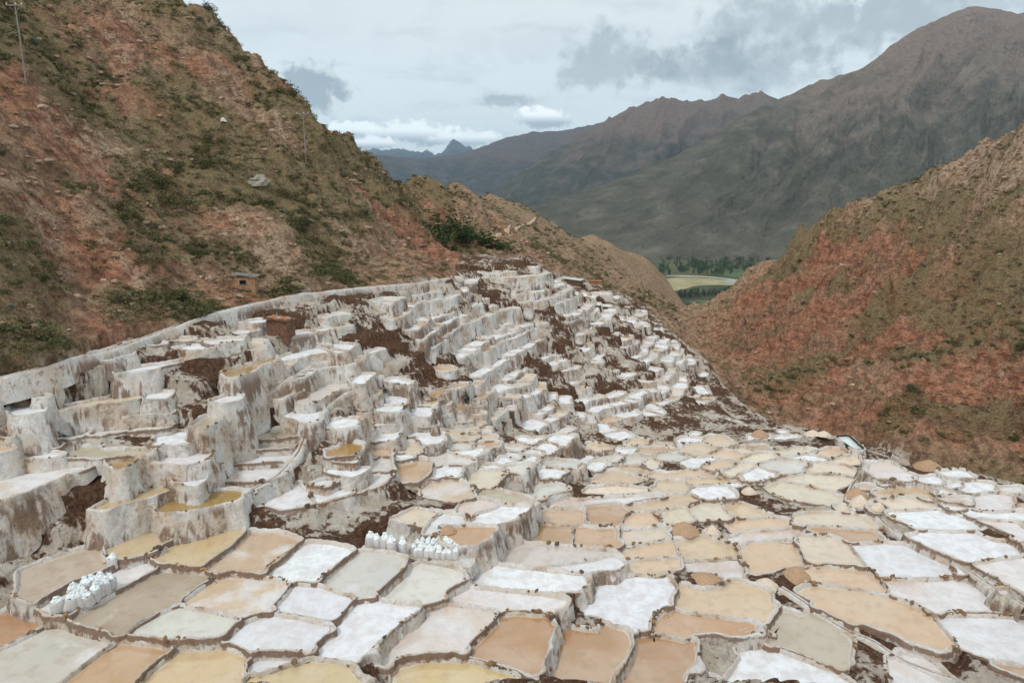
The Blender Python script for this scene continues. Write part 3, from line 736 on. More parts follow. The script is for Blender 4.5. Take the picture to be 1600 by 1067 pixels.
for k in range(len(lv) - 1):
    z, zu = lv[k + 1], lv[k]
    done = []
    for sd in seeds:
        h = np.array([H2(a, b) for a, b in sd[:, :2]]) - z; cr = np.where(h[:-1] * h[1:] < 0)[0]
        for ci in cr:
            p0 = sd[ci, :2] + (sd[ci + 1, :2] - sd[ci, :2]) * h[ci] / (h[ci] - h[ci + 1])
            if any(np.min(np.hypot(*(D - p0).T)) < 1.2 for D in done): continue
            line = [p0]
            for sgn in (1, -1):
                q = p0.copy(); part = []
                for s in range(400):
                    g = grad(*q); gn = np.hypot(*g) + 1e-6; t = np.array([g[1], -g[0]]) / gn * sgn; q = q + t * .5
                    g = grad(*q); gg = g @ g + .004; q = q - np.clip((H2(*q) - z) / gg, -1.5, 1.5) * g * .8
                    if not inside(q[0], q[1], z): break
                    if s > 20 and np.hypot(*(q - p0)) < .5: break
                    part.append(q.copy())
                line = line + part if sgn == 1 else part[::-1] + line
            L = np.array(line)
            if len(L) < 5: continue
            done.append(L); ncont += 1
            L = resample(L, .5, False); i = 0; zj = fs = 0
            while i < len(L) - 4:
                n = int(clear.choice((3, 4, 4, 5, 6, 8))); seg = L[i:i + n + 1]; i += n
                if clear.random() < .30: i += clear.choice((0, 0, 1, 1)); zj = clear.uniform(-.32, .28); fs = clear.uniform(-.30, .35)
                if len(seg) < 3: break
                m = seg[len(seg) // 2]
                if noise3(m[0] / 6.0, m[1] / 6.0, 5.7) + .25 * noise3(m[0] / 2.0, m[1] / 2.0, 1.7) > (.27 if m[0] > -18 else .16): continue          # left as bare bank
                g = grad(*m); fr = seg[[0, len(seg) // 2, -1]] + g / (np.hypot(*g) + 1e-6) * fs; bk = []
                for q0 in fr:
                    q = q0.copy(); w = 0
                    while w < 5.5:
                        g = grad(*q); q = q + g / (np.hypot(*g) + 1e-6) * .2; w += .2
                        if H2(*q) > zu - .12: break
                    bk.append((q, w))
                w = min(b for _, b in bk)
                if w < .6: continue
                nrow = 1 if w < 2.6 else 2 if w < 4.4 else 3
                B = np.array([b for b, _ in bk])
                for r in range(nrow):
                    f0, f1 = r / nrow + (.04 if r else 0), (r + 1) / nrow - .06
                    A0, A1 = fr + (B - fr) * f0, fr + (B - fr) * f1
                    sh = .10 / max(.5, np.hypot(*(fr[-1] - fr[0])))
                    A0[0], A0[-1] = A0[0] * (1 - sh) + A0[-1] * sh, A0[-1] * (1 - sh) + A0[0] * sh; A1[0], A1[-1] = A1[0] * (1 - sh) + A1[-1] * sh, A1[-1] * (1 - sh) + A1[0] * sh
                    P = np.vstack([A0, A1[::-1]]); zz = z + zj + r * (zu - z) / (nrow + .6) * .55
                    pp = np.stack(proj(P[:, 0], P[:, 1], zz), -1)
                    if busy(pp) > .25: continue
                    p = Pond(); p.auto, p.small, p.z = True, True, zz; p.xy, p.pix = (P, pp) if area2(P) > 0 else (P[::-1], pp[::-1]); p.c = pp.mean(0)
                    p.wall = (lv[k + 1] - lv[k + 2] if k + 2 < len(lv) else 1.0) + .7
                    p.cls = clear.choices('WGNPCTOA', (56, 14, 8, 8, 6, 5, 2, 1))[0]; PONDS.append(p); paint(pp, 1.0)
# ------------------------------------------------------------------ remaining flat ground between the traced ponds
FLATS = [[(860, 690), (1000, 692), (1100, 672), (1200, 664), (1340, 690), (1440, 730), (1600, 760), (1600, 830), (1330, 815), (1200, 770), (900, 800), (770, 720), (700, 700), (800, 690)],
         [(1440, 735), (1720, 775), (1720, 1060), (1560, 1067), (1480, 880), (1590, 860), (1480, 800)], [(560, 600), (760, 640), (800, 700), (700, 720), (640, 730), (560, 660)], [(0, 640), (90, 600), (60, 680), (0, 690)],
         [(-60, 700), (100, 690), (90, 712), (-60, 735)], [(860, 430), (900, 444), (960, 456), (1000, 478), (960, 474), (890, 462)]]
for fi, FL in enumerate(FLATS):
    FL = np.array(FL, float)
    for size in (60, 44, 32, 24, 17):
        for _ in range(260):
            px, py = random.uniform(FL[:, 0].min(), FL[:, 0].max()), random.uniform(FL[:, 1].min(), FL[:, 1].max())
            if not inpoly(np.array([px]), np.array([py]), FL)[0]: continue
            dpt = hit(px, py, Hr, 16, 148)[0]; asp = .9 * -dpt[2] / dpt[1] * random.uniform(.75, 1.2); w, hh = size / 2 * random.uniform(.85, 1.1), size / 2 * asp; sk = random.uniform(-.5, .5) * hh
            if hh < 2: continue
            Q = np.array([(px - w + sk, py + hh), (px - w * .1, py + hh * random.uniform(.9, 1.3)), (px + w + sk, py + hh * random.uniform(.5, 1)), (px + w - sk, py - hh * random.uniform(.7, 1.1)), (px, py - hh * random.uniform(.9, 1.2)), (px - w - sk, py - hh * random.uniform(.6, 1))])
            if busy(Q) > 0 or not inpoly(Q[:, 0], Q[:, 1], FL).all(): continue
            p = Pond(); p.auto, p.small, p.z, p.pix = True, True, dpt[2], Q; p.c = Q.mean(0); p.xy = atz(Q[:, 0], Q[:, 1], p.z)
            if area2(p.xy) < 0: p.xy, p.pix = p.xy[::-1], Q[::-1]
            p.cls = random.choices('WCTPNGB', (30, 18, 20, 14, 10, 10, 4))[0] if fi != 1 else random.choices('WPGTC', (30, 28, 22, 8, 12))[0]; PONDS.append(p); paint(Q, 1.0 + 9 / size)
print('ponds', len(PONDS), 'contours', ncont)
# ------------------------------------------------------------------ pond meshes
for i, p in enumerate(PONDS): p.id = i
CENT = np.array([p.xy.mean(0) for p in PONDS]); RADI = np.array([np.hypot(*(p.xy - p.xy.mean(0)).T).max() for p in PONDS])
for p in PONDS:                               # final waterlines
    d = np.hypot(*p.xy.mean(0)); step = max(.085, d * .0036)
    P = resample(chaikin(chaikin(p.xy, 1, .07 if p.small else .10), 1, .2), step); T = np.roll(P, -1, 0) - np.roll(P, 1, 0); T /= np.linalg.norm(T, axis=1)[:, None] + 1e-9; N = np.stack([T[:, 1], -T[:, 0]], -1)
    P = P + N * (fbm(P[:, 0] / .7, P[:, 1] / .7, p.z, 3) * .05 + fbm(P[:, 0] / 2.1, P[:, 1] / 2.1, p.z, 1) * .06 + .04)[:, None]
    p.P, p.N, p.step = P, N, step
OFFS = np.arange(.08, 1.45, .08)
def probe(p):
    P, N = p.P, p.N; n = len(P)
    near = np.where((np.hypot(*(CENT - CENT[p.id]).T) < RADI + RADI[p.id] + 1.5) & (np.arange(len(PONDS)) != p.id))[0]
    gap = np.full(n, 9.0); nz_ = np.full(n, p.z - 9); X = P[None] + N[None] * OFFS[:, None, None]
    for j in near:
        m = inpoly(X[..., 0], X[..., 1], PONDS[j].P[::max(1, len(PONDS[j].P) // 26)]); k = np.argmax(m, 0); hitn = m.any(0); g = np.where(hitn, OFFS[k], 9.0); c = g < gap; gap[c] = g[c]; nz_[c] = PONDS[j].z
    return gap, nz_
for it_ in range(2):
    grown = []
    for p in PONDS:                               # widen the ponds until only the bunds are left between them
        gap, nz_ = probe(p); g = np.where(gap < 1.4, np.clip((gap - .24) / 2, 0, .55), 0.0); g = np.where(nz_ - p.z > .3, np.clip(gap - .3, 0, .34) * (gap < 1.4), g); g = np.where((nz_ - p.z < -.3), 0, g)
        for _ in range(2): g = (np.roll(g, 1) + g * 2 + np.roll(g, -1)) / 4
        grown.append(p.P + p.N * g[:, None])
    for p, g in zip(PONDS, grown):
        p.P = g; T = np.roll(g, -1, 0) - np.roll(g, 1, 0); T /= np.linalg.norm(T, axis=1)[:, None] + 1e-9; p.N = np.stack([T[:, 1], -T[:, 0]], -1)
# ------------------------------------------------------------------ terrain mesh (hills, ravine, banks of the salt field)
def world_line(txt, y1=420.0):
    q = np.array([[float(t) for t in a.split(',')] for a in txt.split()]); return hit(q[:, 0], q[:, 1], H, 14.0, y1)
CANAL = world_line('-60,600 0,588 90,566 180,543 250,517 330,488 400,471 470,458 540,450 600,445 700,433 718,402 830,400 850,418 905,438 965,452 1018,480 1066,532 1132,600 1198,652 1250,664 1340,688 1440,728 1600,752')
FIELD = np.vstack([CANAL[:, :2], [[48, 50], [46, 30], [40, 10], [-40, 5], [-45, 25]]])
az = np.radians(np.arange(-47, 47.01, .138))
rad = np.r_[np.geomspace(9, 42, 190)[:-1], np.geomspace(42, 200, 380)[:-1], np.geomspace(200, 720, 120)]
AZ, RD = np.meshgrid(az, rad); TX, TY = RD * np.sin(AZ), RD * np.cos(AZ)
TZ = H(TX, TY)
TPX, TPY = proj(TX, TY, TZ)
infield = inpoly(TX, TY, FIELD)
# soft edge of the field
fm = infield.astype(float)
for _ in range(3): fm[1:-1, 1:-1] = (fm[1:-1, 1:-1] * 2 + fm[:-2, 1:-1] + fm[2:, 1:-1] + fm[1:-1, :-2] + fm[1:-1, 2:]) / 6
right = sm(25, 45, TX - np.interp(TY, [20, 60, 100, 150, 280, 420], [30, 12, 2, 12, 32, 80])) * (1 - fm)   # right-hand hill and its ravine
left = (1 - right) * (1 - fm)
dist = np.hypot(TX, TY); far2 = sm(128, 170, TY) * (1 - right) * sm(-60, -30, TX)
# relief: gullies running down the slope, benches of rock, lumps
gx, gy = np.gradient(TZ, axis=1), np.gradient(TZ, axis=0)
u = TX * .55 + TY * .84; v = -TX * .84 + TY * .55
gul = ridged(u / 16 + .25 * noise3(u / 20, v / 20, 1.1), TZ / 60, 2.2, 4)
gulr = ridged((TX * .35 + TY * .9) / 12 + .3 * noise3(TX / 18, TY / 18, 4.2), TZ / 50, 7.2, 4)
lump = fbm(TX / 5.5, TY / 5.5, TZ / 5.5, 5)
strat = fbm(u / 26, (TZ + .35 * u) / 2.1, 1.0, 4)
hf = np.clip(dist / 90, .45, 1.8)
edge = 1 - fm
crag = np.maximum(0, fbm(TX / 9, TY / 9, TZ / 9 + 4, 4)) * ridged(TX / 2.6, TY / 2.6, TZ / 2.6, 3)
d_left = left * hf * (1.4 * gul - .9 + 1.6 * lump + .9 * strat + 1.3 * crag)
d_right = right * hf * (4.2 * gulr - 1.4 + 1.7 * lump + 1.0 * strat + 2.0 * crag)
d_far = far2 * (1.6 * fbm(TX / 24, TY / 24, 2.0, 5) + 1.0 * ridged(TX / 18 + .4 * noise3(TX / 25, TY / 25, 1.0), TY / 60, 3.0, 3) - .8)
d_left = d_left * (.22 + .78 * sm(-11.0, -6.0, TZ)); d_left -= left * (.22 + .78 * sm(-11.0, -6.0, TZ)) * np.sum(d_left * left) / np.sum(left * hf) * hf; d_right -= right * np.sum(d_right * right) / np.sum(right * hf) * hf
d_right = d_right * (1 - .6 * sm(180, 250, TY)) * (1 - .6 * sm(-12, 0, TZ))
TZ2 = TZ + (d_left * (1 - .8 * far2) + d_right + d_far) * sm(0, .9, edge)
# cliff band at the right end of the far ridge and bluff at the skyline of the near one
slope = np.hypot(*(np.gradient(H(TX, TY), axis=k) / np.maximum(np.hypot(np.gradient(TX, axis=k), np.gradient(TY, axis=k)), 1e-3) for k in (0, 1)))
tq = (TZ + .5 * noise3(TX / 5, TY / 5, 2.2) + .3 * noise3(TX / 1.7, TY / 1.7, 4.2)) / 1.15; fr_ = tq - np.floor(tq); st_ = (np.floor(tq) + sm(.62, .98, fr_) + .12 * fr_) * 1.15
TZ2 += fm * sm(.16, .34, slope) * (st_ - tq * 1.15) * .8
TZ2 += fm * (.09 * fbm(TX / 1.4, TY / 1.4, 0.5, 4) + .22 * fbm(TX / 4, TY / 4, 1.5, 3) - .05)
# bed the ponds in
for p in PONDS:
    Q = (p.P + p.N * .13)[::max(1, len(p.P) // 36)]; c = Q.mean(0)
    r = np.hypot(*c); a0 = np.arctan2(Q[:, 0], Q[:, 1]); rr = np.hypot(Q[:, 0], Q[:, 1])
    i0, i1 = np.searchsorted(rad, rr.min()) - 1, np.searchsorted(rad, rr.max()) + 1; j0, j1 = np.searchsorted(az, a0.min()) - 1, np.searchsorted(az, a0.max()) + 1
    i0, j0 = max(i0, 0), max(j0, 0)
    if i1 <= i0 or j1 <= j0: continue
    m = inpoly(TX[i0:i1, j0:j1], TY[i0:i1, j0:j1], Q); sub = TZ2[i0:i1, j0:j1]; sub[m] = np.minimum(sub[m], p.z - .34)
    if np.hypot(*c) > 62: continue
    Q2 = (p.P + p.N * .5)[::max(1, len(p.P) // 24)]; m = inpoly(TX[i0:i1, j0:j1], TY[i0:i1, j0:j1], Q2); sub[m] = np.minimum(sub[m], p.z + .10)
# colour masks
n_a, n_b = fbm(TX / 14, TY / 14, TZ / 14 + 3, 4), fbm(u / 22, (TZ + .6 * u) / 7.0, 2.0, 4)
low = np.clip((TZ + 13) / 14, 0, 1)
sL = fbm(u / 7.5 + .4 * n_a, TZ / 34, 3.0, 4); sL2 = fbm(u / 3.2, TZ / 9, 6.0, 3)
vegL = sm(-.15, .35, n_b * .45 + .55 * n_a + .45 * sL + .25 * sm(.05, .6, low) - .02) * (.10 + .90 * sm(.10, .42, low + .12 * n_a))
redL = .9 * sm(.06, .36, -.75 * n_b - .5 * sL + .35 * sL2 - .02)
paleL = sm(.12, .5, fbm(TX / 8, TY / 8, TZ / 8 + 9, 4) * .6 + .6 * sL2 + .10 * low) * .85
vr = (TX * .35 + TY * .9)
n_c = fbm(vr / 26, (TZ + .35 * vr) / 9.0, 7.0, 4); sR = fbm(vr / 11 + .5 * n_a, TZ / 40, 9.0, 4); sR2 = fbm(vr / 3.6, TZ / 12, 12.0, 3)
hR = np.clip((TZ + 32) / 36, 0, 1)
vegR = sm(-.05, .28, .45 * n_c + .8 * sR + .45 * n_a + .22 * sm(.15, .6, hR) - .06)
redR = sm(-.25, .22, -.45 * n_c - .7 * sR + .3 * sR2 + .22 - 1.0 * sm(.45, .85, hR) - .4 * sm(170, 260, TY))
paleR = sm(.08, .5, sm(.45, .9, hR) * .6 + .45 * n_a + .45 * sR2 - .06 + .4 * sm(190, 260, TY)) * .85
veg = left * vegL * (1 - .35 * far2) + right * vegR; red = left * redL * (1 - .75 * far2) + right * redR; pale = left * paleL * (.9 - .4 * far2) + right * paleR
veg = np.maximum(veg, left * far2 * .55 * sm(-.3, .3, n_a + .1)); pale = np.maximum(pale, left * far2 * .35); red = red * (1 - .6 * far2 * left)
red = np.maximum(red, left * (1 - far2) * (1 - low) * .45 * sm(-.3, .3, n_a + .1)); red = np.maximum(red, sm(.93, .99, sm(345, 395, TY) * sm(55, 85, TX)) * .8 * left)
crustm = fm * sm(.15, .45, fbm(TX / 3.0, TY / 3.0, 4.4, 4) - .02 + .25 * sm(-20, -14, -TY * 0 + TZ * 0 - 17)) * (1 - sm(.45, 1.1, np.hypot(gx / .3, gy / .3)) * .0)
at_ = {'veg': veg, 'red': red, 'pale': pale, 'salt': np.maximum(fm, 0), 'crust': crustm}
TV = np.stack([TX, TY, TZ2], -1).reshape(-1, 3); TFc = gridfaces(len(rad), len(az))
fmf = fm.ravel()[TFc].mean(1) > .5; rtf = right.ravel()[TFc].mean(1) > .5; frf = (far2.ravel()[TFc].mean(1) > .5)
def sub_terrain(name, mask):
    f = TFc[mask]; idx, inv = np.unique(f, return_inverse=True); f = inv.reshape(f.shape)
    o = link_mesh(name, TV[idx], [f], M_TER, None, True, {k: a.ravel()[idx] for k, a in at_.items()}); tag(o, kind='structure'); return o
sub_terrain('salt_field_ground', fmf); sub_terrain('red_hillside_right', ~fmf & rtf); sub_terrain('ridge_beyond', ~fmf & ~rtf & frf); sub_terrain('hillside_left', ~fmf & ~rtf & ~frf)
def ground(x, y):
    a, r = np.arctan2(x, y), np.hypot(x, y); i = np.clip(np.interp(r, rad, np.arange(len(rad))), 0, len(rad) - 1.001); j = np.clip((a - az[0]) / (az[1] - az[0]), 0, len(az) - 1.001)
    i0, j0 = i.astype(int), j.astype(int); s, t = i - i0, j - j0
    return (TZ2[i0, j0] * (1 - t) + TZ2[i0, j0 + 1] * t) * (1 - s) + (TZ2[i0 + 1, j0] * (1 - t) + TZ2[i0 + 1, j0 + 1] * t) * s
def pond_arrays(p):
    P, N, step = p.P, p.N, p.step; n = len(P)
    gap, nz_ = probe(p)
    free = np.clip(.20 * (1 + .5 * fbm(P[:, 0] / 1.2, P[:, 1] / 1.2, 2.0, 2)), .09, .4)
    dzn = nz_ - p.z
    full = np.where(dzn > .25, gap, np.where(dzn < -.25, gap * .8 - .04, gap * .52))
    wid = np.where(gap < 1.3, np.clip(full, .05, .62), free)
    for _ in range(3): wid = (np.roll(wid, 1) + wid * 2 + np.roll(wid, -1)) / 4
    zo = np.where(gap < 1.3, nz_, H(P[:, 0] + N[:, 0] * .9, P[:, 1] + N[:, 1] * .9))
    wall_h = np.clip(p.z - zo + .35, .22, 4.2)
    for _ in range(4): wall_h = (np.roll(wall_h, 1) + wall_h * 2 + np.roll(wall_h, -1)) / 4
    prof = [(-.09, -.16, .25, 0), (-.03, -.02, .35, 0), (.16, .075, .05, 0), (.42, .15, 0, 0), (.72, .145, .12, 0), (.93, .10, .6, .2), (1.06, .02, 1.05, .5)]
    nw = 3 if wall_h.max() < .8 else 7
    V, mud, wl_ = [], [], []
    lift = 1 + .35 * fbm(P[:, 0] / .9, P[:, 1] / .9, 6.0, 2)
    tall = sm(.6, 1.1, wall_h)
    for a, dz, m, w in prof:
        off = a * wid if a > 0 else np.full(n, a * .7)
        q = P + N * off[:, None]; z = p.z + dz * (lift if dz > 0 else 1)
        V.append(np.c_[q, z + np.zeros(n)]); mud.append(np.full(n, m) * (1 - .75 * tall)); wl_.append(np.full(n, w))
    for t in np.linspace(0, 1, nw + 1)[1:]:
        zz_ = p.z - t * wall_h
        flute = tall * ((.10 * fbm(P[:, 0] / .32, P[:, 1] / .32, zz_ * .35, 3) + .16 * fbm(P[:, 0] / .9, P[:, 1] / .9, zz_ * .3, 2)) * (.35 + t) + .22 * t * (.5 + fbm(P[:, 0] / 2.2, P[:, 1] / 2.2, zz_ * .2, 2)))
        q = P + N * (1.06 * wid + .015 + .14 * t * wall_h + flute)[:, None]
        V.append(np.c_[q, p.z - .01 - t * wall_h]); mud.append((1 - tall) * .55 * (1 - .5 * t)); wl_.append(np.ones(n))
    V = np.array(V); m_ = len(V); fade = 1 - .75 * float(sm(42, 70, np.hypot(*P.mean(0)))); mud = [q * fade for q in mud]
    nz = fbm(V[..., 0] / .28, V[..., 1] / .28, V[..., 2] / .28, 3) * .032 + fbm(V[..., 0] / 1.1, V[..., 1] / 1.1, V[..., 2] / 1.1, 2) * .03
    V[2:, :, 2] += nz[2:]; V[4:, :, :2] += (nz[4:, :, None] * N[None]) * (1.3 + 1.2 * tall)[None, :, None]
    F_ = gridfaces(m_, n, True)[:, ::-1]
    c = P.mean(0); wz = p.z - .055
    Bz = np.vstack([np.c_[c + (P - c) * k, np.full(n, wz)] for k in (1.0, .955, .85)])
    return V.reshape(-1, 3), F_, np.concatenate(mud), np.concatenate(wl_), Bz, P, N, wid
vis = []
for i, p in enumerate(PONDS):
    q = np.clip(p.pix, [0, 0], [1600, 1067]); p.area = abs(area2(q)); p.id = i
order = sorted(PONDS, key=lambda p: -p.area)
solo, rest = order[:300], order[300:]
def brine_attrs(p, n):
    r = random.Random(p.id * 7 + 1); rgb, wet, _ = PC[p.cls]; k = 1 + r.uniform(-.10, .10)
    col = np.array([*(min(.9, c * k * (1 + r.uniform(-.03, .03))) for c in rgb), 1.0]); wet = wet + r.uniform(-.06, .06)
    m = 3 * n
    return {'pc': np.tile(col, (m, 1)), 'wet': np.full(m, wet), 'ph': np.full(m, r.random()), 'edge': np.repeat([1.0, .6, 0.0], n)}
# labels
def where(px, py):
    if py > 1010: return 'cut by the bottom edge', 0
    if py > 930: return 'in the nearest full row', 0
    if py > 870: return 'level with the sack stand', 0
    if py > 815: return 'behind the sack stand row', 0
    if py > 765: return 'on the middle flats', 0
    if py > 715: return 'on the farther flats', 0
    if py > 660: return 'at the foot of the terraces', 0
    if py > 590: return 'on the lower terraces', 0
    if py > 520: return 'on the middle terraces', 0
    return 'on the upper terraces', 0
def side(px): return ('far left', 'left of centre', 'just left of middle', 'just right of middle', 'right of centre', 'far right')[min(5, max(0, int(px // 267)))]
ORD = ['leftmost', 'second', 'third', 'fourth', 'fifth', 'sixth', 'seventh', 'eighth', 'ninth', 'tenth', 'eleventh', 'twelfth', 'thirteenth', 'fourteenth', 'fifteenth', 'sixteenth', 'seventeenth', 'eighteenth', 'nineteenth', 'twentieth']
grp = {}
for p in solo: grp.setdefault((PC[p.cls][2], where(*p.c)[0], side(p.c[0])), []).append(p)
for (cw, wh, sd), L in grp.items():
    L.sort(key=lambda p: p.c[0])
    for k, p in enumerate(L):
        if len(L) == 1: p.label = f'{cw} salt pond {wh}, {sd}'
        elif k == 0: p.label = f'leftmost {cw} salt pond {wh}, {sd}'
        else: p.label = f'{ORD[min(k, 19)]} {cw} pond from left {wh}, {sd}'
# stones
def stone_mesh(seed):
    r = np.random.default_rng(seed); b = bpy.data.meshes.new('stone'); ph = (1 + 5 ** .5) / 2
    V = np.array([(-1, ph, 0), (1, ph, 0), (-1, -ph, 0), (1, -ph, 0), (0, -1, ph), (0, 1, ph), (0, -1, -ph), (0, 1, -ph), (ph, 0, -1), (ph, 0, 1), (-ph, 0, -1), (-ph, 0, 1)], float) / 1.9
    Fs = [(0, 11, 5), (0, 5, 1), (0, 1, 7), (0, 7, 10), (0, 10, 11), (1, 5, 9), (5, 11, 4), (11, 10, 2), (10, 7, 6), (7, 1, 8), (3, 9, 4), (3, 4, 2), (3, 2, 6), (3, 6, 8), (3, 8, 9), (4, 9, 5), (2, 4, 11), (6, 2, 10), (8, 6, 7), (9, 8, 1)]
    V *= r.uniform(.75, 1.2, (12, 1)); V *= np.array([1.25, .9, .75]); b.from_pydata([tuple(q) for q in V], [], Fs); b.materials.append(M_STONE); b.update(); return b
STONES = [stone_mesh(k) for k in range(8)]
nstone = 0
for p in solo:
    V, Fc, mud, wl_, Bz, P, N, wid = pond_arrays(p); loc = np.array([*p.xy.mean(0), p.z])
    o = link_mesh('salt_pond', V, [Fc], M_BUND, None, True, {'mud': mud, 'wall': wl_}, loc); p.obj = o
    tag(o, p.label, 'salt pond', 'evaporation ponds of the salt field')
    n = len(Bz) // 3
    b = link_mesh('brine' if PC[p.cls][1] > .5 else 'salt_crust', Bz - loc, [gridfaces(3, n, True), np.arange(2 * n, 3 * n)[None]], M_BRINE, o, False, brine_attrs(p, n))
    d = np.hypot(*loc[:2])
    if d < 62 and nstone < 1800 and not (p.auto and d > 45):
        r = random.Random(p.id + 50); i = 0; n = len(P); stp = np.linalg.norm(P[1] - P[0]); s = 0
        dens = fbm(P[:, 0] / 1.6, P[:, 1] / 1.6, 3.0, 2)
        pos = 0.0
        while pos < n:
            k = int(pos); rr = .045 + .07 * r.random() ** 2 + (.06 if r.random() < .12 else 0) * (1 + d / 130)
            if dens[k] > .22 and r.random() < .75:
                q = P[k] + N[k] * r.uniform(.15, .75) * wid[k] - loc[:2]
                put('stone', random.choice(STONES), (q[0], q[1], .12 + rr * .2), r.uniform(0, 6.3), (rr * r.uniform(.8, 1.4), rr, rr * r.uniform(.8, 1.1)), o); nstone += 1
            pos += rr * r.uniform(2.1, 4.2) / stp
print('stones', nstone)
VV, FF, MM, WW, off = [], [], [], [], 0
BV, BF, BQ, BA, boff = [], [], [], [], 0
for p in rest:
    V, Fc, mud, wl_, Bz, *_ = pond_arrays(p); VV.append(V); FF.append(Fc + off); MM.append(mud); WW.append(wl_); off += len(V)
    n = len(Bz) // 3; BV.append(np.vstack([Bz, Bz.mean(0)[None]])); i = np.arange(n); BQ.append(gridfaces(3, n, True) + boff); BF.append(np.stack([i, (i + 1) % n, np.full(n, n)], -1) + boff + 2 * n); A3 = brine_attrs(p, n); BA.append({k: np.concatenate([v, v[-1:]]) for k, v in A3.items()}); boff += 3 * n + 1
if rest:
    o = link_mesh('small_salt_ponds', np.concatenate(VV), [np.concatenate(FF)], M_BUND, None, True, {'mud': np.concatenate(MM), 'wall': np.concatenate(WW)})
    tag(o, 'mass of the smallest white salt ponds on the far terraces', 'salt ponds', None, 'stuff')
    b = link_mesh('salt_crust', np.concatenate(BV), [np.concatenate(BQ), np.concatenate(BF)], M_BRINE, o, False, {k: np.concatenate([a[k] for a in BA]) for k in ('pc', 'wet', 'ph', 'edge')}); tag(b, kind='stuff')
# ------------------------------------------------------------------ valley floor and far mountains
def mat_mount(name, lo, hi, rock, snow=False, s=1.0):
    t = NT(name); h = t.attr('h'); a, b, c = t.noise(.0011 * s, 6, .6), t.noise(.006 * s, 7, .65), t.noise(.03 * s, 5, .65)
    f = t.step(t.math('ADD', h, t.math('MULTIPLY', t.math('SUBTRACT', t.math('ADD', a, b), 1.0), .9)), .30, .75)
    col = t.mix(f, t.mix(t.step(b, .35, .65), lo, tuple(q * 1.5 for q in lo)), t.mix(t.step(c, .3, .7), hi, tuple(q * 1.45 for q in hi)))
    col = t.mix(t.math('MULTIPLY', t.step(b, .55, .72), .7), col, rock)
    col = t.mix(t.math('MULTIPLY', t.step(c, .58, .7), .5), col, tuple(q * .45 for q in lo))
    if snow: col = t.mix(t.step(t.math('ADD', t.attr('snow'), t.math('MULTIPLY', t.math('SUBTRACT', b, .5), .9)), .45, .6), col, (.85, .88, .92))
    t.bump(t.math('ADD', b, t.math('MULTIPLY', c, .5)), 1.0, 80.0 / s); return t.fin(col, 1.0, .05)
def mountain(name, crest, foot, zfoot, gul, nu, nv, mat, seed, snow=None, jag=0.0, prof=1.15, back=.5, gfreq=9.0):
    q = np.array([[float(t) for t in a.split(',')] for a in crest.split()]); x, y, z = ray(q[:, 0], q[:, 1])
    s = np.linspace(0, 1, nu); t0 = (q[:, 0] - q[0, 0]) / (q[-1, 0] - q[0, 0])
    px, py, Yc = (np.interp(s, t0, q[:, k]) for k in range(3)); rx, ry, rz = ray(px, py); a = rx / ry; zc = rz / ry * Yc; xc = a * Yc
    Yf = np.interp(s, *zip(*foot)); xf = a * Yf
    v = np.r_[np.linspace(0, 1, nv), np.linspace(1, 1 + back, nv // 3)[1:]][:, None]
    Y = Yf + (Yc - Yf) * v; X = a[None] * Y
    up = np.clip(v, 0, 1) ** prof; Z = zfoot + (zc - zfoot) * np.where(v <= 1, up, 1 - (v - 1) * 1.1)
    hgt = (zc - zfoot)[None]; env = np.sin(np.pi * np.clip(v, 0, 1)) ** .7 * .9 + .12
    L = np.hypot(np.diff(xc), np.diff(Yc)); su = np.r_[0, np.cumsum(L)][None] / np.sum(L)
    w = (su - .20 * v) * gfreq + .55 * fbm(X / 1500, Y / 1500, seed, 4)
    gl = ridged(w, v * .55, seed, 5) - .9
    Z = Z + gul * hgt * env * (gl * .45 + .5 * fbm(X / 900, Y / 900, Z / 900 + seed, 5))
    Z[nv - 1] += jag * fbm(su[0] * 60, seed, 0.0, 4) if jag else 0
    at_ = {'h': np.clip((Z - zfoot) / np.maximum(hgt.max(), 1), 0, 1).ravel()}
    if snow is not None: at_['snow'] = snow(px[None] + 0 * v, v + 0 * px[None]).ravel()
    o = link_mesh(name, np.stack([X, Y, Z], -1).reshape(-1, 3), [gridfaces(len(v), nu)], mat, None, True, at_); tag(o, kind='structure'); return o
ZV = -300.0
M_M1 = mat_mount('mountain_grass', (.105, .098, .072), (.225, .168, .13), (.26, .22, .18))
M_M2 = mat_mount('mountain_scrub', (.075, .075, .06), (.17, .125, .10), (.20, .16, .14))
M_M3 = mat_mount('mountain_far', (.055, .055, .05), (.11, .085, .075), (.14, .12, .11))
M_M4 = mat_mount('snow_peak', (.04, .045, .05), (.07, .07, .075), (.11, .11, .12), True)
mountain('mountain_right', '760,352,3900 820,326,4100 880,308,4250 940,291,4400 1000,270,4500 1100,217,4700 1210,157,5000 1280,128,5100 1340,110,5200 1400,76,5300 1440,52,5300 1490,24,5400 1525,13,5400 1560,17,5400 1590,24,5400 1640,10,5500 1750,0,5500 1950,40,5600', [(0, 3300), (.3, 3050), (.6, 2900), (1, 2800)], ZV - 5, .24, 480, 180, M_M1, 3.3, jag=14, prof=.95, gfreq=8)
mountain('mountain_middle', '700,345,6200 770,300,6600 830,258,6900 880,228,7100 930,198,7300 980,172,7500 1035,151,7600 1070,158,7600 1110,158,7700 1130,149,7700 1150,154,7700 1190,141,7800 1205,150,7800 1260,200,7800 1400,220,7800', [(0, 5200), (1, 5600)], ZV - 5, .15, 420, 120, M_M2, 8.1, jag=30, gfreq=9)
